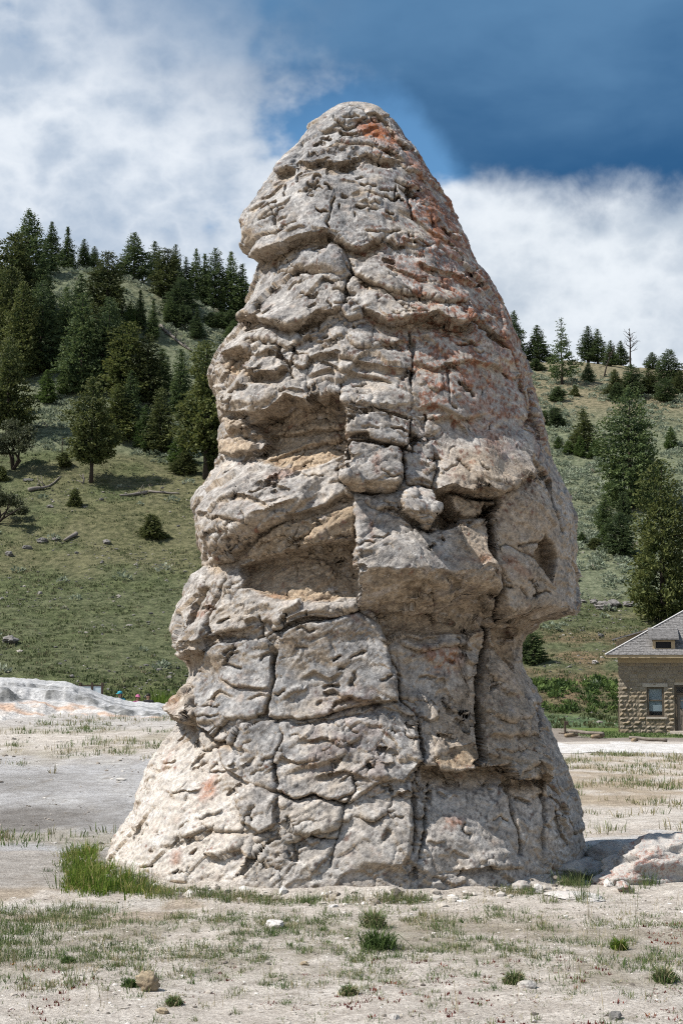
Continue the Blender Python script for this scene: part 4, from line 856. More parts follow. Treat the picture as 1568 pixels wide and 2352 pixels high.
def build_house():
    k = 58.0 / F                                  # metres per survey unit at the house
    o = at(1422, 1680, 58.0); rot = math.radians(-11.2)
    root = empty('stone_house', (o.x, o.y, -0.02), rot)
    tag(root, 'small tan stone house with grey shingled hip roof and dormers', 'house')
    # local frame: x along the facade, y into the house, z up
    def X(px): return (px - 1422) * k * 1.01
    def Z(py): return (1680 - py) * k
    WD, DP, H = 8.6, 7.2, Z(1521)
    wx0, wx1, wz0, wz1 = X(1484), X(1520.5), Z(1643), Z(1576)     # window opening
    dx0, dx1, dz1 = X(1544), X(1544) + 1.12, Z(1571)              # door opening
    # wall core (set back behind the stones), with openings
    core = MB()
    fy0, fy1 = 0.03, 0.32
    for a, b in (((0.02, 0, 0), (wx0, 0, H)), ((wx1, 0, 0), (dx0, 0, H)), ((dx1, 0, 0), (WD - .02, 0, H)), ((wx0, 0, 0), (wx1, 0, wz0)), ((wx0, 0, wz1), (wx1, 0, H)), ((dx0, 0, dz1), (dx1, 0, H)), ((dx0, 0, 0), (dx1, 0, 0.12))):
        core.span((a[0], fy0, a[2]), (b[0], fy1, b[2]))
    core.span((0.03, fy1, 0), (0.32, DP, H)); core.span((WD - .32, fy1, 0), (WD - .03, DP, H)); core.span((0.32, DP - .3, 0), (WD - .32, DP, H))
    wall = core.build('wall', M_mortar, root)
    # rock-faced stones: shared shapes, one object each
    rs = np.random.RandomState(11); shapes = []
    for q in range(8):
        nx_, nz_ = 5, 3; vs = []; fs = []
        for j in range(nz_):
            for i in range(nx_):
                x, z = i / (nx_ - 1) - .5, j / (nz_ - 1) - .5
                ed = (i in (0, nx_ - 1)) or (j in (0, nz_ - 1))
                vs.append((x * 0.97, -0.02 if ed else -0.15 - (0.4 + 1.0 * (q % 3) / 2) * rs.rand(), z * 0.97))
        b0 = len(vs)
        for x, z in ((-.5, -.5), (.5, -.5), (.5, .5), (-.5, .5)): vs.append((x, 0.9, z))
        for j in range(nz_ - 1):
            for i in range(nx_ - 1): fs.append((j * nx_ + i, j * nx_ + i + 1, (j + 1) * nx_ + i + 1, (j + 1) * nx_ + i))
        c4 = [0, nx_ - 1, nz_ * nx_ - 1, (nz_ - 1) * nx_]
        bot = list(range(0, nx_)); top = list(range((nz_ - 1) * nx_, nz_ * nx_)); lef = [j * nx_ for j in range(nz_)]; rig = [j * nx_ + nx_ - 1 for j in range(nz_)]
        fs.append(tuple(bot[::-1] + [b0, b0 + 1])); fs.append(tuple(top + [b0 + 2, b0 + 3])); fs.append(tuple(lef + [b0 + 3, b0])); fs.append(tuple(rig[::-1] + [b0 + 1, b0 + 2]))
        me = bpy.data.meshes.new('stone'); me.from_pydata(vs, [], fs); me.validate(); me.update(); me.materials.append(M_stone); shapes.append(me)
    rnd = random.Random(5); zc = 0.0; nst = 0; xend = X(1568) + 1.0
    def stone(x0, x1, z0, z1, par, d=1.0, yy=0.0, ax=0):
        s_ = bpy.data.objects.new('stone', shapes[rnd.randrange(8)]); COL.objects.link(s_); s_.parent = par
        s_.scale = ((x1 - x0 - .014), 0.085 * d, (z1 - z0 - .016))
        if ax: s_.location = (yy, (x0 + x1) / 2, (z0 + z1) / 2); s_.rotation_euler = (0, 0, -math.pi / 2)
        else: s_.location = ((x0 + x1) / 2, yy, (z0 + z1) / 2)
    while zc < H - 0.05:
        h = min(rnd.uniform(0.145, 0.185), H - zc)
        if H - zc - h < 0.08: h = H - zc
        rough = 1.0 if zc < H - 1.1 else 0.55
        segs = [(0.0, xend)]
        if zc + h > wz0 + .03 and zc < wz1 - .03: segs = [(a, min(b, wx0)) for a, b in segs if a < wx0] + [(wx1, xend)]
        if zc < dz1 - .03: segs = [s2 for a, b in segs for s2 in ((a, min(b, dx0)), (max(a, dx1), b)) if s2[1] - s2[0] > 0.05]
        for a, b in segs:
            x = a
            while x < b - 0.02:
                wdt = rnd.choice((.2, .28, .34, .42)) * rnd.uniform(.85, 1.15)
                if b - x - wdt < 0.16: wdt = b - x
                if x + wdt > b: wdt = b - x
                stone(x, x + wdt, zc, zc + h, wall, rough); x += wdt; nst += 1
        # return of the corner on the left side wall
        stone(0.02, 0.30 + 0.2 * rnd.random(), zc, zc + h, wall, .7, 0.0, 1)
        zc += h
    # window
    win = MB().span((wx0, .02, wz0), (wx0 + .07, .16, wz1)).span((wx1 - .07, .02, wz0), (wx1, .16, wz1)).span((wx0 + .07, .02, wz1 - .07), (wx1 - .07, .16, wz1)).span((wx0 + .07, .02, wz0), (wx1 - .07, .16, wz0 + .06)).span((wx0 + .07, .05, Z(1607.5)), (wx1 - .07, .14, Z(1604.5))).build('window', M_dtrim, root)
    MB().span((wx0 + .07, .085, wz0 + .06), (wx1 - .07, .095, Z(1607.5))).build('pane', M_glass, win); MB().span((wx0 + .07, .075, Z(1604.5)), (wx1 - .07, .085, wz1 - .07)).build('pane', M_glass, win)
    MB().span((wx0 + .07, .105, wz0 + .22), (wx1 - .07, .11, wz1 - .05)).build('blind', M_blind, win)
    MB().span((wx0 - .05, -.07, wz0 - .09), (wx1 + .1, .05, wz0 - .002)).build('sill', M_conc, win, bevel=.01)
    MB().span((wx0 - .18, -.045, wz1 + .002), (wx1 + .16, .05, wz1 + .15)).build('lintel', M_conc, win, bevel=.01)
    MB().span((wx0, .30, wz0), (wx1, .34, wz1)).build('black_backing', M_dark, win)  # black panel stands for the shade of the room
    # door
    dr = MB().span((dx0, .02, .12), (dx0 + .09, .2, dz1)).span((dx1 - .09, .02, .12), (dx1, .2, dz1)).span((dx0 + .09, .02, dz1 - .08), (dx1 - .09, .2, dz1)).span((dx0 + .09, .02, dz1 - .36), (dx1 - .09, .2, dz1 - .30)).build('door_frame', M_dtrim, root)
    MB().span((dx0 + .09, .10, dz1 - .30), (dx1 - .09, .11, dz1 - .08)).build('transom_pane', M_glass, dr)
    dl = MB(); a0, a1, zt = dx0 + .10, dx1 - .10, dz1 - .37
    dl.span((a0, .08, .13), (a0 + .12, .13, zt)).span((a1 - .12, .08, .13), (a1, .13, zt)).span((a0 + .12, .08, zt - .12), (a1 - .12, .13, zt)).span((a0 + .12, .08, .13), (a1 - .12, .13, .35)).span((a0 + .12, .085, .72), (a1 - .12, .125, .98)).span((a0 + .12, .10, .35), (a1 - .12, .115, .72)).span((a0 + .12, .085, 1.30), (a1 - .12, .125, 1.335)).span(((a0 + a1) / 2 - .02, .083, .98), ((a0 + a1) / 2 + .02, .127, 1.30)).span(((a0 + a1) / 2 - .02, .083, 1.335), ((a0 + a1) / 2 + .02, .127, zt - .12))
    M_door = plain('grey_brown_door', (0.20, 0.17, 0.14), (0.14, 0.115, 0.095), 7, 0.7, 0.2)
    door = dl.build('door', M_door, root)
    m_ = (a0 + a1) / 2
    for xa, xb in ((a0 + .12, m_ - .02), (m_ + .02, a1 - .12)):
        for za, zb in ((.98, 1.30), (1.335, zt - .12)): MB().span((xa, .10, za), (xb, .106, zb)).build('pane', M_glass, door)
    MB().tube([(a1 - .06, .08, .92), (a1 - .06, .03, .92)], .022).build('handle', M_ridge, door)
    MB().span((a0 + .12, .14, 1.0), (a1 - .12, .145, zt - .1)).build('curtain', M_blind, door)
    MB().span((dx0, .30, .12), (dx1, .34, dz1)).build('black_backing', M_dark, root)  # black panel painted in for the dark behind the door
    st = empty('front_steps', (0, 0, 0), 0, root)
    for i in range(3): MB().span((dx0 - .22 - .12 * i, -.30 - .28 * i, 0.0 - .03), (dx1 + .5 + .12 * i, -.02 if i == 0 else -.30 - .28 * (i - 1), 0.12 - .01 - .055 * i)).build('step', M_conc, st, bevel=.012)
    # frieze, soffit, fascia
    ov = 0.46
    MB().span((-.02, -.03, H), (WD, .25, Z(1509))).span((-.02, .25, H), (.25, DP, Z(1509))).span((WD - .25, .25, H), (WD, DP, Z(1509))).build('frieze', M_trim, root)
    ez = Z(1508.5)
    MB().span((-ov, -ov, ez), (WD + ov, DP + ov, ez + .035)).build('soffit', M_trim, root)
    fa = MB()
    fa.span((-ov - .02, -ov - .02, ez - .03), (WD + ov + .02, -ov, ez + .09)).span((-ov - .02, -ov, ez - .03), (-ov, DP + ov, ez + .09)).span((WD + ov, -ov, ez - .03), (WD + ov + .02, DP + ov, ez + .09)).build('fascia', M_trim, root)
    # hip roof
    tp = math.tan(math.radians(29.5)); x0, x1, y0, y1 = -ov - .05, WD + ov + .05, -ov - .05, DP + ov + .05; zr = ez + .09
    half = (y1 - y0) / 2; zt_ = zr + half * tp; A, B_ = (x0 + half, y0 + half, zt_), (x1 - half, y0 + half, zt_)
    cor = [(x0, y0, zr), (x1, y0, zr), (x1, y1, zr), (x0, y1, zr)]
    rf = MB().add(cor + [A, B_], [(0, 1, 5, 4), (1, 2, 5), (2, 3, 4, 5), (3, 0, 4), (3, 2, 1, 0)])
    roof = rf.build('roof', M_shingle, root)
    hp = MB()
    for p, q in ((cor[0], A), (cor[1], B_), (A, B_)): hp.tube([Vector(p) + Vector((0, 0, .02)), Vector(q) + Vector((0, 0, .03))], .035, 5)
    hp.build('ridge_cap', M_ridge, roof)
    # shingles: front and left slopes, real overlapping courses
    sh = MB(); rr = random.Random(9); cs_, sn = math.cos(math.radians(29.5)), math.sin(math.radians(29.5)); slope = half / cs_
    n = int(slope / .135)
    for face in (0, 1):
        span = (x1 - x0) if face == 0 else (y1 - y0)
        for i in range(n):
            d = i * .135; run = d * cs_; lo, hi = run, span - run; q = lo - rr.uniform(0, .1)
            lim = min(hi, 4.2) if face == 0 else hi
            while q < lim:
                w_ = rr.uniform(.10, .19); a, b = max(q, lo), min(q + w_ - .008, hi)
                if b - a > .02:
                    up_ = .012 + rr.uniform(0, .014); L_ = .15
                    def P(s_, dd, off):
                        r_, h_ = dd * cs_, dd * sn
                        if face == 0: return (x0 + s_, y0 + r_ - off * sn, zr + h_ + off * cs_)
                        return (x0 + r_ - off * sn, y0 + s_, zr + h_ + off * cs_)
                    dj = rr.uniform(-.012, .012)
                    p = [P(a, d + dj, up_), P(b, d + dj, up_), P(b, d + L_, .004), P(a, d + L_, .004), P(a, d + dj, 0), P(b, d + dj, 0)]
                    sh.add(p, [(0, 1, 2, 3), (4, 5, 1, 0)])
                q += w_
    s_ = sh.build('shingles', M_shingle, roof); s_['kind'] = 'stuff'
    # dormers: shed roofs on the front slope and the left slope
    def dormer(cx_, face):
        # built for the front slope, turned for the left one
        T = (lambda p: p) if face == 0 else (lambda p: (x0 + (p[1] - y0), y0 + (p[0] - x0), p[2]))
        wz = [Z(1491), Z(1470.5)]; hw = .44
        yb = y0 + (wz[0] - zr) / tp; yf = yb + .03
        def bx(mb, a, b):
            vs = [(x, y, z) for z in (a[2], b[2]) for y in (a[1], b[1]) for x in (a[0], b[0])]
            return mb.add([T(v) for v in vs], [(0, 2, 3, 1), (4, 5, 7, 6), (0, 1, 5, 4), (2, 6, 7, 3), (0, 4, 6, 2), (1, 3, 7, 5)])
        m = MB(); bx(m, (cx_ - hw, yf, wz[0] - .1), (cx_ - hw + .12, yf + .08, wz[1])); bx(m, (cx_ + hw - .15, yf, wz[0] - .1), (cx_ + hw, yf + .08, wz[1])); bx(m, (cx_ - hw + .12, yf, wz[1] - .05), (cx_ + hw - .15, yf + .08, wz[1])); bx(m, (cx_ - hw + .12, yf, wz[0] - .1), (cx_ + hw - .15, yf + .08, wz[0] + .05))
        yk = yf + 1.3
        for sx in (-1, 1):
            xx = cx_ + sx * (hw - .02); m.add([T(p) for p in ((xx, yf + .08, wz[0] - .1), (xx, yf + .08, wz[1]), (xx, yk, wz[1] + .55), (xx, yk, wz[1]))], [(0, 1, 2, 3)])
        d = m.build('dormer', M_trim, roof)
        g_ = MB(); bx(g_, (cx_ - hw + .12, yf + .04, wz[0] + .05), (cx_ + hw - .15, yf + .05, wz[1] - .05)); g_.build('pane', M_dark, d)  # pane painted black for the unlit inside of the dormer
        r_ = MB(); ro = .16; z0 = wz[1] + .03 - .0; sl = .28
        def RP(x, y, dz): return T((x, y, z0 + (y - (yf - ro)) * sl + dz))
        vs = [RP(cx_ - hw - ro, yf - ro, 0), RP(cx_ + hw + ro, yf - ro, 0), RP(cx_ + hw + ro, yf + 1.5, 0), RP(cx_ - hw - ro, yf + 1.5, 0)]; vs += [(p[0], p[1], p[2] + .05) for p in vs]
        r_.add(vs, [(3, 2, 1, 0), (4, 5, 6, 7), (0, 1, 5, 4), (1, 2, 6, 5), (2, 3, 7, 6), (3, 0, 4, 7)])
        rr2 = random.Random(3)
        for i in range(12):
            yy = yf - ro + i * .12; q = cx_ - hw - ro
            while q < cx_ + hw + ro - .03:
                w_ = min(rr2.uniform(.1, .19), cx_ + hw + ro - q); u_ = .06 + rr2.uniform(0, .015)
                r_.add([RP(q, yy, u_), RP(q + w_ - .008, yy, u_), RP(q + w_ - .008, yy + .14, .051), RP(q, yy + .14, .051), RP(q, yy, .05), RP(q + w_ - .008, yy, .05)], [(0, 1, 2, 3), (4, 5, 1, 0)]); q += w_
        r_.build('dormer_roof', M_shingle, d)
    dormer(X(1523), 0); dormer(y0 + 2.6, 1) if False else dormer(x0 + 3.1, 1)
    # drain pipe at the corner
    MB().tube([(-.03, .05, .02), (-.03, .05, 1.2)], .02, 6).build('drain_pipe', M_dtrim, root)
build_house()

def build_barriers():
    def log(name, p, q, r, label, grp=None, supports=()):
        a, b = Vector(p), Vector(q); root = empty(name, (a + b) / 2 - Vector((0, 0, ((a + b) / 2).z)))
        tag(root, label, 'log barrier', grp)
        o = root.location
        L_ = (b - a); pts = [a + L_ * t + Vector((0, 0, .012 * math.sin(9 * t))) - o for t in np.linspace(0, 1, 9)]
        MB().tube(pts, [r * (1 + .08 * math.sin(5 * t)) for t in range(9)], 10).build('log', M_log, root, True)
        for t in supports:
            c_ = a + L_ * t - o; n = Vector((-L_.y, L_.x, 0)).normalized()
            c_.z = r * 1.15
            MB().tube([c_ - n * .5, c_ + n * .28], r * 1.2, 10).build('cross_log', M_logend, root, True)
    def gp(px, py, up=0.0):
        Y = F * CAMH / (py - HZ); p = at(px, py, Y); return Vector((p.x, p.y, up))
    log('log_barrier', at(1305, 1679, 55.0), at(1385, 1685.5, 54.0), .062, 'grey log rail on two cut cross logs beside the dark post', 'log rails along the walk', (.12, .88))
    log('log_barrier', at(1444, 1694, 51.9), at(1531, 1701, 51.4), .058, 'grey log rail before the house, sloping down to the right', 'log rails along the walk', (.16,))
    log('log_barrier', at(1282, 1683, 56.2), at(1304, 1683.5, 56.0), .045, 'short thin weathered timber lying behind the dark post', 'log rails along the walk')
    p = at(1297, 1682, 56.0); root = empty('trail_post', (p.x, p.y, 0)); tag(root, 'dark wooden post with a small box near its top', 'post')
    MB().box((0, 0, .27), (.075, .075, .56)).build('post', M_post, root, bevel=.008); MB().box((.07, -.02, .47), (.10, .09, .14)).build('box', M_post, root, bevel=.006)
build_barriers()

def build_sign():
    c_ = at(210, 1590, 58.6); root = empty('trail_sign', (c_.x, c_.y, -.1)); tag(root, 'dark-framed trail sign with two pale panels behind the terrace', 'sign')
    k = 58.6 / F; zt = at(210, 1568, 58.6).z + .1
    xs = [(q - 210) * k for q in (185, 212, 235)]
    for x in xs: MB().box((x, 0, zt / 2), (.09, .09, zt)).build('post', M_post, root, bevel=.008)
    M_pan = plain('pale_sign_panel', (0.50, 0.60, 0.68), (0.62, 0.66, 0.66), 2.0, 0.5, 0.0)
    for a, b in ((xs[0], xs[1]), (xs[1], xs[2])):
        p = MB().box(((a + b) / 2, 0, zt - .52), (b - a - .1, .03, .74)).build('panel', M_pan, root)
        MB().box(((a + b) / 2, -.005, zt - .12), (b - a - .1, .05, .05)).build('rail', M_post, root)
build_sign()
# ------------------------------------------------------------------ trees
def m_leaf(c1, c2, c3, name):
    def fn(t, b, g):
        oi = t.node('ShaderNodeObjectInfo').outputs['Random']
        n = t.noise(g, 1.3, 3, 0.6); ti = attr(t, 'tint').outputs['Fac']
        c = t.mix(t.step(n, 0.35, 0.68), c1, c2)
        c = t.mix(t.step(ti, 0.55, 1.0), c, c3)
        c = t.mix(1.0, c, t.mix(oi, (0.75, 0.75, 0.8), (1.25, 1.2, 1.1)), 'MULTIPLY')
        t.l.new(c, b.inputs['Base Color'])
        tr = t.node('ShaderNodeBsdfTranslucent'); t.l.new(c, tr.inputs[0]); mx = t.node('ShaderNodeMixShader'); mx.inputs[0].default_value = 0.30
        t.l.new(b.outputs[0], mx.inputs[1]); t.l.new(tr.outputs[0], mx.inputs[2]); out = [q for q in t.n if q.type == 'OUTPUT_MATERIAL'][0]; t.l.new(mx.outputs[0], out.inputs[0])
    return material(name, fn, 0.7, 0.25)
M_fir = m_leaf((0.027, 0.054, 0.024), (0.053, 0.090, 0.035), (0.104, 0.142, 0.052), 'fir_needles')
M_fir2 = m_leaf((0.035, 0.055, 0.019), (0.062, 0.088, 0.027), (0.118, 0.134, 0.043), 'olive_needles')
M_young = m_leaf((0.050, 0.090, 0.024), (0.075, 0.125, 0.030), (0.100, 0.150, 0.040), 'young_needles')
M_juni = m_leaf((0.050, 0.062, 0.034), (0.075, 0.088, 0.046), (0.100, 0.110, 0.060), 'juniper_scale')
M_bark = plain('conifer_bark', (0.060, 0.046, 0.035), (0.035, 0.027, 0.021), 6, 0.95, 0.7, (4, 4, 1))
M_dead = plain('silvered_dead_wood', (0.24, 0.215, 0.19), (0.15, 0.13, 0.115), 8, 0.95, 0.5, (3, 3, 1))

def sprays(C_, dirs, L, Wd, rng, tint, per=1):
    """needle sprays: a bent pair of triangles each"""
    n = len(C_)
    up = rng.normal(size=(n, 3)); side = np.cross(dirs, up); side /= np.linalg.norm(side, axis=1)[:, None] + 1e-9
    nrm = np.cross(side, dirs)
    a = C_ - dirs * L[:, None] * .35; m1 = C_ + side * Wd[:, None] * .5 + nrm * Wd[:, None] * .2; m2 = C_ - side * Wd[:, None] * .5 + nrm * Wd[:, None] * .2; b = C_ + dirs * L[:, None] * .65
    V = np.stack([a, m1, b, m2], 1).reshape(-1, 3); k = np.arange(n)[:, None] * 4
    Fc = np.concatenate([k + np.array([[0, 1, 2]]), k + np.array([[0, 2, 3]])])
    return V, Fc, np.repeat(tint, 4)

def conifer_mesh(seed, width=0.32, clear=0.06, dens=1.0, shape=0.8, sparse=0.0, droop=0.25, H=10.0, young=False, mult=1.0):
    rng = np.random.RandomState(seed); C_ = []; Dr = []; Ls = []; Ti = []
    nl = int(46 * dens); R = H * width / 2
    lob = rng.uniform(0, 6.28, 4)
    for i in range(nl):
        t = (i + rng.rand()) / nl; z = H * (clear + (1 - clear) * t)
        prof = (1 - t) ** shape * (0.55 + 0.45 * min(1, t / 0.16)) + 0.025
        nb = int((9 if t < .7 else 6) * (1 - .4 * sparse)) + 1
        a0 = rng.rand() * 6.28
        for j in range(nb):
            a = a0 + 6.28 * j / nb + rng.normal() * .25
            lb = 1 + .26 * math.sin(a * 2 + lob[0] + 5 * t) + .20 * math.sin(a * 3 + lob[1] - 7 * t) + .12 * math.sin(11 * t + lob[2] + a)
            ln = R * prof * lb * rng.uniform(.62, 1.14)
            if rng.rand() < .05 + .3 * sparse: continue
            if rng.rand() < .05: ln *= 1.25
            d = np.array([math.cos(a), math.sin(a), 0.0])
            ns = max(2, int(ln / (H * .017)))
            u = np.sqrt(np.linspace(.10 if t > .4 else .22, 1.0, ns))
            tilt = (.45 * t - droop * (1 - t))
            pz = z + ln * (tilt * u - .12 * u * u + .10 * u ** 3)
            pts = d[None] * (ln * u)[:, None]; pts[:, 2] = pz
            for q in range(2 + (rng.rand() < .7)):
                off = rng.normal(size=(ns, 3)) * np.array([.024, .024, .015]) * H * (.55 + .45 * u)[:, None] * (0.55 + .45 * (1 - t))
                dd = d[None] * .8 + rng.normal(size=(ns, 3)) * .55 + np.array([0, 0, .25]); dd /= np.linalg.norm(dd, axis=1)[:, None]
                C_.append(pts + off); Dr.append(dd); Ls.append(np.full(ns, H * .036) * rng.uniform(.7, 1.35, ns) * (0.6 + .4 * (1 - t))); Ti.append(np.clip(u * .7 + rng.rand(ns) * .4, 0, 1))
    C_ = np.concatenate(C_); Dr = np.concatenate(Dr); Ls = np.concatenate(Ls) * mult; Ti = np.concatenate(Ti)
    V, Fc, T = sprays(C_, Dr, Ls, Ls * .55, rng, Ti)
    crown = make_mesh('crown', V, Fc, smooth=False, attrs={'tint': T})
    tb = MB(); r0 = H * .017
    wob = [(math.sin(q * 1.7 + seed) * .012 * H * q / 8, math.cos(q * 1.3 + seed) * .012 * H * q / 8, H * .97 * q / 8 - .25 * (q == 0)) for q in range(9)]
    tb.tube(wob, [r0 * (1.25 - q * .14) if q else r0 * 1.5 for q in range(9)], 8)
    for q in range(10):
        a = rng.rand() * 6.28; z = H * rng.uniform(clear, .7); l = R * .5; tb.tube([(0, 0, z), (math.cos(a) * l, math.sin(a) * l, z + l * .05)], [H * .004, H * .0015], 4)
    return crown, tb.mesh('trunk', True)
CON = {}
def proto(key, mat, **kw):
    cr, tr = conifer_mesh(**kw); cr.materials.append(mat); tr.materials.append(M_bark); CON[key] = (cr, tr, kw.get('H', 10.0), kw.get('width', .32))
proto('fir_a', M_fir, seed=1, width=.44, clear=.05, shape=.58); proto('fir_b', M_fir, seed=2, width=.38, clear=.04, shape=.66); proto('fir_c', M_fir, seed=3, width=.34, clear=.08, shape=.72, dens=.95)
proto('fir_d', M_fir2, seed=4, width=.46, clear=.12, shape=.5); proto('fir_e', M_fir2, seed=5, width=.42, clear=.05, shape=.56); proto('spire', M_fir, seed=6, width=.30, clear=.03, shape=1.05)
proto('sparse', M_fir, seed=7, width=.52, clear=.10, shape=.75, sparse=.55, droop=.1, dens=.6); proto('young', M_young, seed=8, width=.62, clear=.0, shape=.8, dens=.7, mult=1.25); proto('bush', M_fir2, seed=9, width=.95, clear=.0, shape=.5, dens=.9, mult=1.5); proto('fir_f', M_fir, seed=12, width=.50, clear=.06, shape=.46); proto('bush_d', M_fir, seed=13, width=.9, clear=.0, shape=.45, dens=.9, mult=1.6)
proto('broad', M_fir, seed=22, width=.56, clear=.05, shape=.62, dens=1.25, mult=.85); proto('broad_b', M_fir2, seed=23, width=.54, clear=.07, shape=.62, dens=1.25, mult=.85)
proto('lone', M_fir2, seed=16, width=.46, clear=.21, shape=.52, droop=.02)
ALLTREES = []
def tree(px, base, top, wpx, key, label, group=None, name='conifer_tree', cat='tree', lean=0.0, pos=None):
    p = pos or hit(px, base)
    m = p.y / F / math.cos(0.05); H = (base - top) * m; Wm = wpx * m
    cr, tr, H0, w0 = CON[key]; root = empty(name, (p.x, p.y, p.z - .05), random.Random(px * 7 + base).uniform(0, 6.28))
    s = H / H0; sw = min(max(Wm / (H0 * w0) / s, .55), 1.9) * 1.08
    root.scale = (s * sw, s * sw, s)
    if lean: root.rotation_euler = (0, lean, 0)
    link('trunk', tr, None, root); link('crown', cr, None, root)
    tag(root, label, cat, group); ALLTREES.append(root); return root
SKY_ = 'conifers along the left skyline'; STAND = 'conifers of the dense stand on the left hill'; RSKY = 'conifers along the right skyline'; RS = 'conifers and junipers on the right hill'
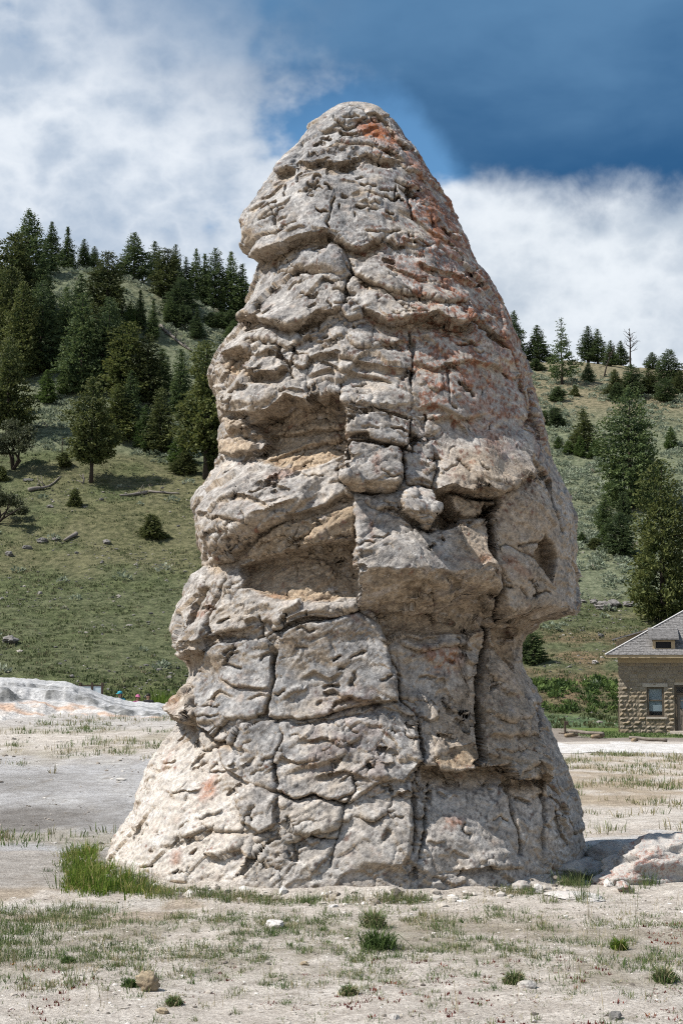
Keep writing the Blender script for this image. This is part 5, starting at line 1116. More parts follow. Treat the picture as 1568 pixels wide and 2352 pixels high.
TREES = [
 (65, 640, 475, 88, 'fir_a', 'broad dark conifer rising highest at the far left skyline', SKY_), (118, 618, 504, 48, 'fir_b', 'conifer just right of the tallest skyline tree at far left', SKY_), (155, 616, 512, 40, 'spire', 'narrow dark spire-shaped conifer on the left skyline', SKY_),
 (193, 616, 543, 38, 'fir_c', 'small skyline conifer right of the spire-shaped one', SKY_), (217, 618, 560, 32, 'fir_b', 'small skyline conifer before the gap in the left ridge', SKY_), (130, 618, 580, 26, 'young', 'low light green sapling under the left skyline conifers', SKY_), (158, 618, 582, 30, 'young', 'low sapling at the foot of the spire-shaped skyline conifer', SKY_),
 (308, 642, 529, 66, 'fir_a', 'bushy dark conifer standing first right of the ridge gap', SKY_), (355, 645, 537, 46, 'fir_b', 'skyline conifer second right of the ridge gap', SKY_), (403, 660, 541, 44, 'fir_c', 'skyline conifer behind the large olive one right of the gap', SKY_), (383, 690, 566, 80, 'fir_d', 'large olive conifer in front of the skyline row', SKY_),
 (427, 660, 562, 32, 'fir_c', 'thin skyline conifer with trunk showing between two denser ones', SKY_), (450, 690, 560, 40, 'fir_b', 'dark skyline conifer left of the tall pair by the pillar', SKY_), (470, 680, 553, 42, 'spire', 'pointed dark conifer beside the tall pair near the pillar', SKY_), (494, 702, 551, 62, 'fir_a', 'tall conifer left of the pair nearest the pillar', SKY_), (530, 708, 551, 58, 'fir_b', 'tall conifer right of the pair nearest the pillar', SKY_), (556, 708, 572, 52, 'fir_c', 'skyline conifer against the pillar hood', SKY_), (590, 716, 606, 44, 'fir_b', 'conifer top half hidden behind the pillar neck', SKY_),
 (30, 745, 528, 118, 'fir_d', 'big dark conifer at the left edge below the skyline', STAND), (97, 742, 577, 66, 'fir_b', 'pointed conifer right of the big one at the left edge', STAND), (22, 830, 605, 100, 'fir_d', 'wide olive conifer cut by the left edge mid slope', STAND), (50, 870, 640, 84, 'fir_e', 'tall conifer behind the brightest green one in the left stand', STAND), (94, 856, 640, 92, 'fir_f', 'bright-lit bushy green conifer in the left stand', STAND), (100, 770, 640, 50, 'fir_c', 'narrow conifer top above the bushy green one', STAND),
 (246, 745, 571, 92, 'fir_d', 'wide olive conifer under the ridge gap', STAND), (184, 785, 625, 62, 'fir_c', 'dark conifer left of the wide olive one under the gap', STAND), (150, 840, 655, 60, 'fir_b', 'slim conifer between the bright bushy one and the dark mass', STAND), (188, 905, 668, 92, 'fir_a', 'tall conifer on the left side of the dark central mass', STAND), (212, 880, 690, 80, 'fir_e', 'conifer deep in the dark central mass', STAND), (248, 900, 678, 96, 'fir_f', 'broad conifer in the centre of the dark mass', STAND), (292, 920, 735, 110, 'fir_d', 'broad brownish-olive conifer at the front of the dark mass', STAND), (258, 800, 690, 50, 'fir_c', 'pointed conifer top in the upper dark mass', STAND),
 (340, 930, 762, 82, 'fir_e', 'olive conifer at the right end of the dark mass', STAND), (372, 915, 800, 56, 'fir_b', 'conifer right behind the end of the dark mass', STAND), (300, 760, 690, 44, 'young', 'small conifer on the open slope above the dark mass', STAND), (322, 760, 665, 36, 'spire', 'slim pointed conifer on the open sage slope', STAND), (352, 780, 685, 36, 'spire', 'slim conifer above the fallen silver trunk', STAND), (392, 745, 680, 40, 'fir_c', 'small conifer beside the rounded one mid slope', STAND), (414, 728, 636, 72, 'fir_f', 'rounded conifer below the skyline row', STAND), (425, 752, 700, 50, 'bush_d', 'low round juniper in front of the rounded conifer', STAND), (452, 780, 706, 36, 'spire', 'slim dark cone-shaped juniper on the slope', STAND), (485, 752, 718, 34, 'bush_d', 'first of the low junipers near the pillar', STAND), (507, 752, 716, 34, 'bush_d', 'second of the low junipers near the pillar', STAND), (530, 755, 710, 40, 'bush_d', 'low juniper touching the pillar outline', STAND), (535, 790, 735, 44, 'fir_b', 'small conifer against the pillar below the junipers', STAND),
 (415, 960, 800, 60, 'fir_c', 'thin conifer left of the big olive one by the pillar', STAND), (472, 1100, 780, 128, 'lone', 'big olive conifer with bare trunk right beside the pillar', STAND), (505, 1050, 790, 60, 'fir_e', 'conifer squeezed between the big olive one and the pillar', STAND), (495, 1095, 930, 56, 'fir_d', 'dark low conifer touching the pillar left side', STAND),
 (210, 1109, 865, 100, 'lone', 'lone rounded conifer with trunk and shadow on open grass', STAND), (270, 1012, 880, 84, 'fir_e', 'dark conifer just behind the lone rounded one', STAND), (300, 1005, 850, 60, 'fir_c', 'conifer behind and right of the lone rounded one', STAND), (335, 1032, 928, 62, 'young', 'grey-green young conifer right of the lone rounded one', STAND), (368, 1040, 888, 62, 'fir_e', 'pointed conifer between the young one and the big olive one', STAND), (352, 1025, 930, 30, 'spire', 'thin young conifer among the low ones beside the lone tree', STAND), (410, 1065, 985, 50, 'young', 'small young conifer left of the big olive trunk', STAND),
 (108, 925, 848, 60, 'young', 'light green young conifer on the sage slope', STAND), (146, 905, 845, 36, 'young', 'little sapling right of the light green young conifer', STAND), (18, 1005, 770, 100, 'fir_d', 'brownish conifer at the left edge above the juniper', STAND), (8, 960, 820, 60, 'fir_e', 'dark conifer cut off by the left edge beside the brownish one', STAND),
 (1180, 802, 685, 50, 'fir_a', 'tall conifer first right of the pillar on the right skyline', RSKY), (1200, 806, 770, 34, 'sparse', 'low thin sapling between the first two right skyline conifers', RSKY), (1233, 812, 725, 56, 'fir_b', 'pyramid-shaped conifer second on the right skyline', RSKY), (1290, 882, 725, 66, 'sparse', 'ragged open-branched conifer with bare trunk on the right slope', RSKY), (1350, 828, 741, 46, 'fir_c', 'left one of the touching pair on the right skyline', RSKY), (1372, 830, 748, 40, 'fir_c', 'right one of the touching pair on the right skyline', RSKY), (1425, 838, 780, 36, 'fir_b', 'small conifer just left of the bare dead tree', RSKY), (1402, 842, 780, 36, 'fir_c', 'small conifer behind the leaning trunk on the skyline', RSKY), (1497, 848, 807, 34, 'fir_a', 'small conifer right of the bare dead tree', RSKY), (1535, 882, 801, 58, 'fir_f', 'rounded conifer at the right end of the skyline', RSKY), (1562, 905, 850, 40, 'fir_e', 'conifer cut by the right edge under the skyline', RSKY),
 (1412, 912, 846, 44, 'fir_e', 'left of the dark junipers clustered below the skyline', RS), (1450, 912, 836, 52, 'fir_f', 'tallest of the dark junipers clustered below the skyline', RS), (1416, 922, 878, 36, 'bush_d', 'round low juniper at the front of the cluster', RS), (1490, 905, 845, 46, 'fir_e', 'juniper right of the clustered dark ones', RS), (1527, 922, 868, 56, 'fir_f', 'broad dark juniper at the right of the upper slope', RS),
 (1228, 850, 824, 38, 'bush_d', 'low round juniper just under the skyline by the pillar', RS), (1262, 818, 800, 22, 'bush_d', 'tiny juniper on the right crest between two conifers', RS), (1350, 877, 832, 26, 'fir_f', 'little upright juniper right of the ragged conifer', RS), (1280, 922, 888, 34, 'bush_d', 'round juniper below the ragged conifer', RS), (1320, 910, 884, 20, 'bush', 'tiny juniper right of the round one', RS), (1275, 978, 935, 42, 'bush_d', 'round dark juniper near the pillar mid slope', RS), (1248, 972, 942, 26, 'bush_d', 'small juniper left of the round dark one mid slope', RS),
 (1340, 1035, 938, 56, 'fir_e', 'dark conifer behind the yellow-green saplings', RS), (1282, 1030, 1000, 28, 'young', 'leftmost of the yellow-green saplings', RS), (1305, 1042, 1012, 36, 'young', 'low wide yellow-green sapling', RS), (1332, 1048, 998, 34, 'young', 'brightest of the yellow-green saplings', RS), (1368, 1052, 1008, 40, 'young', 'rightmost of the yellow-green saplings', RS), (1540, 1030, 978, 32, 'young', 'light green sapling right of the huge dark fir', RS),
 (1447, 1168, 888, 152, 'broad', 'huge broad dark fir in the middle of the right slope', RS), (1388, 1222, 1132, 44, 'fir_c', 'slim conifer below left of the huge dark fir', RS), (1432, 1205, 1130, 38, 'bush_d', 'dark conifer under the trunk of the huge fir', RS), (1424, 1277, 1178, 80, 'fir_f', 'rounded juniper below the huge fir', RS), (1385, 1258, 1205, 36, 'young', 'small juniper left of the rounded one', RS), (1365, 1262, 1236, 34, 'bush', 'low bush left of the rounded juniper', RS), (1335, 1245, 1220, 30, 'young', 'small green shrub beside the pillar on the right slope', RS),
 (1523, 1432, 1056, 172, 'broad_b', 'big olive fir rising behind the stone house', RS), (1318, 1335, 1312, 22, 'bush', 'small dark bush touching the pillar right side', RS), (1222, 1524, 1455, 62, 'bush_d', 'dark juniper bush under the right overhang', RS),
 (147, 1072, 1040, 36, 'bush', 'small bush left of the lone rounded tree', 'bushes on the open left slope'), (172, 1162, 1122, 34, 'bush', 'small ragged bush below the lone rounded tree', 'bushes on the open left slope'), (350, 1236, 1182, 60, 'bush', 'round olive juniper alone on the open slope', 'bushes on the open left slope'), (424, 1088, 1036, 56, 'bush', 'round bush left of the big olive conifer trunk', 'bushes on the open left slope'), (4, 1105, 1070, 34, 'bush', 'dark bush at the left edge by the forked juniper', 'bushes on the open left slope')]
for a in TREES:
    nm = 'juniper_bush' if a[4].startswith('bush') else 'conifer_tree'
    tree(a[0], a[1], a[2], a[3], a[4], a[5], a[6], nm, 'bush' if nm == 'juniper_bush' else 'tree')

def branchy(mb, p, d, L, r, depth, rng, out=None, spread=.6):
    n = 4; pts = [Vector(p)]; dd = Vector(d).normalized()
    for i in range(n):
        dd = (dd + Vector(rng.normal(size=3) * .16)).normalized(); pts.append(pts[-1] + dd * L / n)
    mb.tube(pts, [r * (1 - .55 * i / n) for i in range(n + 1)], 5)
    if out is not None and depth <= 1: out += pts[2:]
    if depth > 0:
        for i in range(rng.randint(2, 4) + (depth > 1)):
            q = pts[rng.randint(1, n + 1)]; nd = (dd + Vector(rng.normal(size=3) * spread)).normalized(); branchy(mb, q, nd, L * rng.uniform(.45, .7), r * .5, depth - 1, rng, out, spread)
def gnarled(px, base, top, wpx, label, seed, lean=(0, 0), group=None):
    """forked juniper: several twisting stems with tufted foliage at their ends"""
    p = hit(px, base); m = p.y / F; H = (base - top) * m; rng = np.random.RandomState(seed)
    root = empty('juniper_tree', (p.x, p.y, p.z - .05)); tag(root, label, 'tree', group)
    mb = MB(); out = []
    for i in range(4):
        a = 6.28 * i / 4 + rng.rand(); sp_ = wpx * m * .38
        mid = Vector((math.cos(a) * sp_ * .35 + lean[0] * H * .4, math.sin(a) * sp_ * .35, H * .38)); mb.tube([(0, 0, 0), mid * .5 + Vector(rng.normal(size=3) * .05 * H), mid], [H * .035, H * .028, H * .02], 6)
        branchy(mb, mid, (math.cos(a) * .8 + lean[0] * .6, math.sin(a) * .8, .9), H * .36, H * .018, 2, rng, out, .8)
    mb.build('trunk', M_bark, root, True)
    P_ = np.array([tuple(q) for q in out]); P_ = np.repeat(P_, 26, 0); P_ = P_ + rng.normal(size=P_.shape) * H * np.array([.06, .06, .045])
    P_[:, 2] = np.clip(P_[:, 2], H * .3, H * 1.0)
    dd = rng.normal(size=P_.shape) + np.array([0, 0, .6]); dd /= np.linalg.norm(dd, axis=1)[:, None]
    V, Fc, T = sprays(P_, dd, np.full(len(P_), H * .065) * rng.uniform(.6, 1.3, len(P_)), np.full(len(P_), H * .035), rng, rng.rand(len(P_)))
    link('crown', make_mesh('crown', V, Fc, smooth=False, attrs={'tint': T}), M_juni, root)
gnarled(30, 1080, 962, 104, 'grey-green juniper with forked bare trunks at the left edge', 21)
gnarled(-8, 1205, 1118, 150, 'leaning dark juniper cut by the left edge over grass', 25, (.8, 0))
def snag(px, base, top, wpx, label, seed, lean=0.0):
    p = hit(px, base); m = p.y / F; H = (base - top) * m; rng = np.random.RandomState(seed); root = empty('dead_tree', (p.x, p.y, p.z - .05)); tag(root, label, 'tree')
    tb = MB(); pts = [(lean * H * (q / 8) ** 1.4, 0.02 * H * math.sin(q), H * q / 8) for q in range(9)]; tb.tube(pts, [H * .022 * (1.15 - q / 8) + .01 for q in range(9)], 6); tb.build('trunk', M_bark, root, True)
    bb = MB()
    for q in range(20):
        t = rng.uniform(.3, .97); a = rng.rand() * 6.28; b0 = Vector((lean * H * t ** 1.4, .02 * H * math.sin(8 * t), H * t)); L_ = wpx * m * .5 * (1.25 - t) * rng.uniform(.6, 1.1)
        branchy(bb, b0, (math.cos(a), math.sin(a), .55), L_, H * .008, 1, rng, None, .5)
    bb.build('branches', M_bark, root, True); return p, H
snag(1447, 846, 750, 62, 'bare grey dead tree with spreading branches on the right skyline', 31)
snag(1387, 866, 790, 44, 'leaning half-dead trunk on the right slope below the skyline', 33, .35)
snag(143, 1060, 1002, 20, 'thin bare sapling left of the lone rounded tree', 35)
def fallen(p1, p2, r, label, seed, twigs=6):
    a, b = hit(*p1), hit(*p2); rng = np.random.RandomState(seed); root = empty('fallen_log', (a.x, a.y, a.z)); tag(root, label, 'log', 'fallen trunks on the left hillside')
    mb = MB(); n = 8; pts = []
    for i in range(n + 1):
        q = a.lerp(b, i / n); q.z = float(hill_z(np.array([q.x]), np.array([q.y]))[0]) + r * 1.1; pts.append(q - a)
    mb.tube(pts, [r * (1.1 - .07 * i) for i in range(n + 1)], 7); mb.build('log', M_dead, root, True)
    if twigs:
        tw = MB()
        for i in range(twigs):
            q = pts[rng.randint(1, n)]; tw.tube([q, q + Vector((rng.normal() * .4, rng.normal() * .4, rng.uniform(.3, .9)))], [r * .3, r * .1], 4)
        tw.build('branch_stubs', M_dead, root, True)
fallen((368, 752), (440, 812), .16, 'silver fallen trunk with stubs on the sage slope', 1, 14)
fallen((338, 1137), (276, 1142), .13, 'grey fallen trunk right of the lone tree shadow, thick end', 2, 3); fallen((342, 1134), (412, 1138), .09, 'thin grey fallen trunk end lying beside the thicker one', 3, 4)
fallen((66, 1133), (112, 1122), .15, 'dark charred fallen trunk below the forked juniper', 4, 4); fallen((112, 1120), (140, 1098), .07, 'thin fallen pole uphill of the charred trunk', 5, 0)
fallen((176, 1234), (148, 1246), .14, 'short pale broken log on the open slope', 6, 0)
p_ = hit(192, 1112); st_ = empty('dead_stump', (p_.x, p_.y, p_.z - .03)); tag(st_, 'small pale forked stump left of the lone tree trunk', 'stump')
MB().tube([(0, 0, 0), (.03, 0, .4), (-.05, .02, .8)], [.09, .07, .03], 6).tube([(.02, 0, .35), (-.3, 0, .75)], [.05, .02], 5).tube([(0, 0, .1), (-.5, 0, .3)], [.05, .03], 5).build('stump', M_dead, st_, True)
# ------------------------------------------------------------------ stones, sage, grass, people
def m_tint(stops, name, rough=0.8, trans=0.25, gscale=0.5):
    def fn(t, b, g):
        ti = attr(t, 'tint').outputs['Fac']; cr = t.node('ShaderNodeValToRGB'); t.l.new(ti, cr.inputs[0])
        el_ = cr.color_ramp.elements; el_[0].position = stops[0][0]; el_[0].color = (*stops[0][1], 1); el_[1].position = stops[-1][0]; el_[1].color = (*stops[-1][1], 1)
        for p, c in stops[1:-1]: q = el_.new(p); q.color = (*c, 1)
        c = cr.outputs[0]; t.l.new(c, b.inputs['Base Color'])
        if trans:
            tr = t.node('ShaderNodeBsdfTranslucent'); t.l.new(c, tr.inputs[0]); mx = t.node('ShaderNodeMixShader'); mx.inputs[0].default_value = trans
            t.l.new(b.outputs[0], mx.inputs[1]); t.l.new(tr.outputs[0], mx.inputs[2]); out = [q for q in t.n if q.type == 'OUTPUT_MATERIAL'][0]; t.l.new(mx.outputs[0], out.inputs[0])
    return material(name, fn, rough, 0.2)
M_grass = m_tint([(0, (0.055, 0.100, 0.028)), (.35, (0.105, 0.160, 0.050)), (.6, (0.175, 0.205, 0.090)), (.8, (0.30, 0.26, 0.15)), (1, (0.46, 0.39, 0.25))], 'grass_blades')
M_hgrass = m_tint([(0, (0.050, 0.070, 0.028)), (.4, (0.085, 0.108, 0.042)), (.65, (0.13, 0.135, 0.070)), (1, (0.23, 0.195, 0.12))], 'hill_grass_blades')
M_lush = m_tint([(0, (0.050, 0.100, 0.012)), (.6, (0.110, 0.180, 0.020)), (.85, (0.20, 0.235, 0.045)), (1, (0.42, 0.35, 0.16))], 'lush_blades')
M_sage = m_tint([(0, (0.165, 0.200, 0.130)), (.5, (0.255, 0.295, 0.210)), (.8, (0.325, 0.355, 0.265)), (1, (0.30, 0.27, 0.20))], 'sage_leaves')
M_sedum = m_tint([(0, (0.10, 0.022, 0.020)), (.6, (0.19, 0.045, 0.035)), (.85, (0.27, 0.09, 0.03)), (1, (0.40, 0.18, 0.03))], 'red_stonecrop')
M_weed = m_tint([(0, (0.035, 0.065, 0.020)), (.5, (0.070, 0.115, 0.032)), (1, (0.15, 0.21, 0.06))], 'broadleaf')
M_pebble = m_tint([(0, (0.09, 0.08, 0.07)), (.35, (0.22, 0.19, 0.16)), (.7, (0.45, 0.41, 0.36)), (1, (0.68, 0.65, 0.61))], 'pebbles', 0.95, 0)
M_hstone = m_tint([(0, (0.07, 0.07, 0.07)), (.4, (0.15, 0.145, 0.135)), (.8, (0.26, 0.24, 0.21)), (1, (0.45, 0.41, 0.36))], 'hill_stones', 0.95, 0)

def blades(P_, h, wd, lean, rng, tint, ang=None):
    n = len(P_); a = rng.rand(n) * 6.283 if ang is None else ang
    d = np.stack([np.cos(a), np.sin(a), np.zeros(n)], 1); sd = rng.rand(n) * 6.283; s = np.stack([np.cos(sd), np.sin(sd), np.zeros(n)], 1) * wd[:, None] * .5
    mid = P_ + d * (lean * h * .35)[:, None]; mid[:, 2] += h * .6; tip = P_ + d * (lean * h)[:, None]; tip[:, 2] += h * (1 - .35 * lean ** 2)
    V = np.stack([P_ - s, P_ + s, mid + s * .75, mid - s * .75, tip], 1).reshape(-1, 3); k = np.arange(n)[:, None] * 5
    return V, [k + np.array([[0, 1, 2, 3]]), k + np.array([[3, 2, 4]])], np.repeat(tint, 5)
def put_blades(name, parts, mat, label, cat, kind='stuff', parent=None):
    Vs, Q, T3, Ti = [], [], [], []; o = 0
    for V, (q, t3), ti in parts: Vs.append(V); Q.append(q + o); T3.append(t3 + o); Ti.append(ti); o += len(V)
    ob = link(name, make_mesh(name, np.concatenate(Vs), [np.concatenate(Q), np.concatenate(T3)], smooth=False, attrs={'tint': np.clip(np.concatenate(Ti), 0, 1)}), mat, parent)
    if parent is None: tag(ob, label, cat, kind=kind)
    return ob
rng = np.random.RandomState(42)
def gz(X, Y): return ground_z(np.asarray(X, float), np.asarray(Y, float))
def rock_clear(X, Y):      # outside the foot of the pillar
    return ((X + 0.03) / 3.72) ** 2 + ((Y - 22.0) / 3.85) ** 2 > 1.0
def tufts(C_, nb, h, spread, lean, tint, rng, w=.006):
    n = len(C_); k = np.repeat(np.arange(n), nb); P_ = C_[k].copy(); q = rng.normal(size=(len(k), 2)) * np.repeat(spread, nb)[:, None]; P_[:, :2] += q
    P_[:, 2] = gz(P_[:, 0], P_[:, 1]) - .01
    hh = np.repeat(h, nb) * rng.uniform(.45, 1.2, len(k)); ang = np.arctan2(q[:, 1], q[:, 0]) + rng.normal(size=len(k)) * .7
    return blades(P_, hh, w * rng.uniform(.6, 1.5, len(k)), np.abs(rng.normal(size=len(k))) * lean, rng, np.repeat(tint, nb) + rng.normal(size=len(k)) * .10, ang)
def field(n, x0, x1, y0, y1, dens):
    X = rng.uniform(x0, x1, n); Y = rng.uniform(y0, y1, n); keep = (rng.rand(n) < dens(X, Y)) & rock_clear(X, Y); X, Y = X[keep], Y[keep]
    return np.stack([X, Y, gz(X, Y)], 1)
def nz(X, Y, s, o): return fbm(X * s, Y * s, 0 * X + o, 3)

def foreground_grass():
    parts = []
    # grass belt in front of the pillar
    C_ = field(5200, -4.6, 4.8, 13.2, 18.4, lambda X, Y: (0.62 * sstep(13.3, 14.3, Y + .5 * nz(X, Y, .8, 1) - .10 * X) * sstep(17.6, 16.9, Y + .5 * nz(X, Y, .8, 4)) * sstep(-.15, .45, nz(X, Y, 1.1, 2) + .22 * sstep(2, -3, X)) + .03))
    n = len(C_); parts.append(tufts(C_, 26, rng.uniform(.03, .105, n), rng.uniform(.02, .09, n), .75, np.clip(rng.normal(.46, .2, n), 0, 1), rng))
    # fringe hugging the foot
    a = rng.uniform(math.pi * 1.0, math.pi * 2.02, 420); r = 1.0 + np.abs(rng.normal(size=420)) * .05 + .01
    C_ = np.stack([3.75 * r * np.cos(a), 22 + 3.9 * r * np.sin(a), 0 * a], 1); C_ = C_[nz(C_[:, 0], C_[:, 1], 1.0, 7) > -.12]; n = len(C_)
    parts.append(tufts(C_, 34, rng.uniform(.06, .18, n), rng.uniform(.03, .09, n), .6, np.clip(rng.normal(.52, .24, n), 0, 1), rng))
    # dense patch at the left edge
    C_ = field(700, -5.2, -2.3, 14.6, 17.6, lambda X, Y: sstep(-2.5, -3.6, X + .7 * nz(X, Y, 1, 3)) * .7 * sstep(-.5, .2, nz(X, Y, 1.5, 5))); n = len(C_)
    parts.append(tufts(C_, 34, rng.uniform(.05, .15, n), rng.uniform(.03, .10, n), .7, np.clip(rng.normal(.44, .2, n), 0, 1), rng))
    # lone tufts on the bare soil
    C_ = field(620, -4.4, 4.6, 11.2, 14.4, lambda X, Y: .35 + 0 * X); n = len(C_)
    parts.append(tufts(C_, 22, rng.uniform(.03, .09, n), rng.uniform(.015, .06, n), .8, np.clip(rng.normal(.46, .2, n), 0, 1), rng, .005))
    # long seeding stalks
    C_ = field(420, -4.6, 4.8, 12.4, 18.2, lambda X, Y: .5 + 0 * X); n = len(C_); parts.append(tufts(C_, 3, rng.uniform(.15, .38, n), rng.uniform(.02, .05, n), .3, np.full(n, .85), rng, .004))
    # right foot and boulder
    C_ = field(420, 2.4, 5.8, 17.6, 21.4, lambda X, Y: .55 * sstep(-.2, .3, nz(X, Y, 1.3, 8))); n = len(C_); parts.append(tufts(C_, 30, rng.uniform(.10, .26, n), rng.uniform(.03, .08, n), .5, np.clip(rng.normal(.42, .2, n), 0, 1), rng))
    C_ = field(5200, -4.8, 4.8, 11.2, 18.2, lambda X, Y: .75 * sstep(-.4, .4, nz(X, Y, 1.4, 12))); n = len(C_); parts.append(tufts(C_, 3, rng.uniform(.02, .07, n), rng.uniform(.02, .05, n), 1.4, np.clip(rng.normal(.72, .2, n), 0, 1), rng, .006))
    put_blades('grass', parts, M_grass, 'short green and dry grass scattered over the foreground soil', 'grass')
foreground_grass()

def lush_clump():
    parts = []
    def inside(X, Y): u, v = proj(X, Y, 0 * X + .05); return (sstep(138, 180, u + 18 * nz(X, Y, 2, 1)) * sstep(420, 330, u + 0.0 * v + 18 * nz(X, Y, 2, 3)) * sstep(2052, 2030, v + .0 * u + 6 * nz(X, Y, 3, 2) - 0.05 * (u - 150)) * sstep(1948, 1962, v))
    C_ = field(4200, -4.6, -1.8, 17.3, 22.5, inside); n = len(C_)
    u, v = proj(C_[:, 0], C_[:, 1], 0 * C_[:, 0]); dry = sstep(300, 400, u) * .35
    parts.append(tufts(C_, 9, rng.uniform(.09, .29, n) * (1 - .35 * sstep(320, 400, u)) * (.55 + .6 * sstep(-.3, .4, nz(C_[:, 0], C_[:, 1], 2.2, 5))), rng.uniform(.03, .08, n), .62, np.clip(rng.normal(.55, .24, n) + dry + (rng.rand(n) < .12) * .4, 0, 1), rng, .009))
    put_blades('lush_grass', parts, M_lush, 'tall bright green grass clump at the left foot of the pillar', 'grass')
lush_clump()
def mid_grass():
    parts = []
    def dl(X, Y): return sstep(-1.5, -3, X) * (.75 * sstep(.0, .4, nz(X, Y, .45, 2) + .15) * sstep(32, 35, Y) + .9 * sstep(23.0, 23.5, Y + nz(X, Y, .6, 3)) * sstep(25.4, 24.8, Y + nz(X, Y, .6, 3)) * sstep(-.2, .3, nz(X, Y, .5, 8)))
    C_ = field(2600, -13, -2, 22.5, 44.5, dl); n = len(C_); parts.append(tufts(C_, 14, rng.uniform(.08, .22, n), rng.uniform(.05, .16, n), .6, np.clip(rng.normal(.60, .2, n), 0, 1), rng, .014))
    def dr(X, Y): return sstep(2, 3.6, X) * (.85 * sstep(-.25, .3, nz(X, Y, .4, 5)) * sstep(28, 33, Y) + .45 * sstep(22.4, 23, Y) * sstep(29, 27, Y) * sstep(.0, .4, nz(X, Y, .7, 9)))
    C_ = field(3200, 2.5, 14, 22.4, 45.4, dr); n = len(C_); parts.append(tufts(C_, 14, rng.uniform(.08, .22, n), rng.uniform(.05, .16, n), .6, np.clip(rng.normal(.68, .16, n), 0, 1), rng, .014))
    put_blades('dry_grass', parts, M_grass, 'tan dry grass on the pale flats behind the pillar', 'grass')
    # lawn by the house and reeds behind the terrace
    C_ = field(2600, 7, 16, 53.6, 62, lambda X, Y: .9 * sstep(9.2, 10.2, X + .5 * nz(X, Y, .5, 2)) * sstep(54.4, 55.2, Y + .4 * nz(X, Y, .5, 2)) * sstep(60, 58.5, Y)); n = len(C_)
    p1 = tufts(C_, 10, rng.uniform(.04, .12, n), rng.uniform(.08, .22, n), .7, np.clip(rng.normal(.35, .16, n), 0, .8), rng, .035)
    C_ = field(900, -13.5, -6, 61, 65, lambda X, Y: .9 + 0 * X); n = len(C_); u, v = proj(C_[:, 0], C_[:, 1], 0 * C_[:, 0]); C_[:, 2] = hill_z(C_[:, 0], C_[:, 1])
    p2 = tufts(C_, 14, rng.uniform(.7, 1.7, n) * (0.45 + .55 * sstep(270, 360, u)), rng.uniform(.08, .2, n), .35, np.clip(rng.normal(.42, .15, n), 0, .9), rng, .045)
    put_blades('lawn', [p1], M_grass, 'green lawn strip in front of the stone house', 'grass'); put_blades('reeds', [p2], M_lush, 'tall yellow-green reeds at the foot of the left slope', 'reeds')
mid_grass()

def sedum():
    C_ = field(1700, -4.4, 4.8, 11.2, 14.6, lambda X, Y: .75 * sstep(-.1, .45, nz(X, Y, 1.3, 6) + .35 * sstep(-1, 3, X) - .1)); D_ = field(120, 3.3, 4.8, 15.4, 16.6, lambda X, Y: .8 + 0 * X); C_ = np.concatenate([C_, D_]); n = len(C_)
    put_blades('stonecrop', [tufts(C_, 9, rng.uniform(.012, .045, n), rng.uniform(.008, .035, n), .5, np.clip(rng.normal(.42, .2, n), 0, 1), rng, .012)], M_sedum, 'small dark red stonecrop plants dotted over the foreground', 'stonecrop')
sedum()

_ICO = None
def ico(sub=1):
    import bmesh
    bm = bmesh.new(); bmesh.ops.create_icosphere(bm, subdivisions=sub, radius=1.0); v = np.array([tuple(q.co) for q in bm.verts]); f = np.array([[w_.index for w_ in q.verts] for q in bm.faces]); bm.free(); return v, f
def scatter_stones(name, C_, size, mat, label, cat, rng, tint, flat=.6):
    v0, f0 = ico(1); v0 = v0[:]; n = len(C_); m = len(v0)
    k = v0[None] * (1 + rng.uniform(-.32, .32, (n, m, 1))) * (size[:, None] * rng.uniform(.6, 1.3, (n, 3)))[:, None, :] * np.array([1, 1, flat])
    a = rng.rand(n) * 6.28; c, s = np.cos(a)[:, None], np.sin(a)[:, None]; x, y = k[..., 0] * c - k[..., 1] * s, k[..., 0] * s + k[..., 1] * c
    V = np.stack([x, y, k[..., 2]], -1) + C_[:, None]; Fc = (f0[None] + (np.arange(n) * m)[:, None, None]).reshape(-1, 3)
    ob = link(name, make_mesh(name, V.reshape(-1, 3), Fc, smooth=False, attrs={'tint': np.repeat(np.clip(tint, 0, 1), m)}), mat); tag(ob, label, cat, kind='stuff')
C_ = field(8000, -5, 5, 11.2, 18.4, lambda X, Y: .8 * sstep(-.5, .4, nz(X, Y, 1.2, 3))); scatter_stones('pebbles', C_, rng.gamma(1.3, .005, len(C_)) + .004, M_pebble, 'small grey and white pebbles on the pale soil', 'pebbles', rng, rng.beta(1.2, 1.1, len(C_)))

C_ = field(5200, -13, -2.2, 21.5, 44, lambda X, Y: .7 * sstep(-.1, .45, nz(X, Y, .7, 3))); scatter_stones('crust_rubble', C_, rng.gamma(1.1, .014, len(C_)) + .008, M_pebble, 'crumbled grey crust rubble on the flats left of the pillar', 'rubble', rng, rng.beta(1.0, 1.3, len(C_)))
a_ = rng.uniform(math.pi * .98, math.pi * 2.03, 800); r_ = 1.0 + np.abs(rng.normal(size=800)) * .07 + .0; C_ = np.stack([3.74 * r_ * np.cos(a_), 22 + 3.72 * r_ * np.sin(a_), 0 * a_], 1); C_[:, 2] = gz(C_[:, 0], C_[:, 1])
scatter_stones('foot_rubble', C_, np.minimum(rng.gamma(1.0, .026, len(C_)), .085) + .008, M_pebble, 'broken pale rubble around the foot of the pillar', 'rubble', rng, rng.beta(2.0, 1.2, len(C_)))

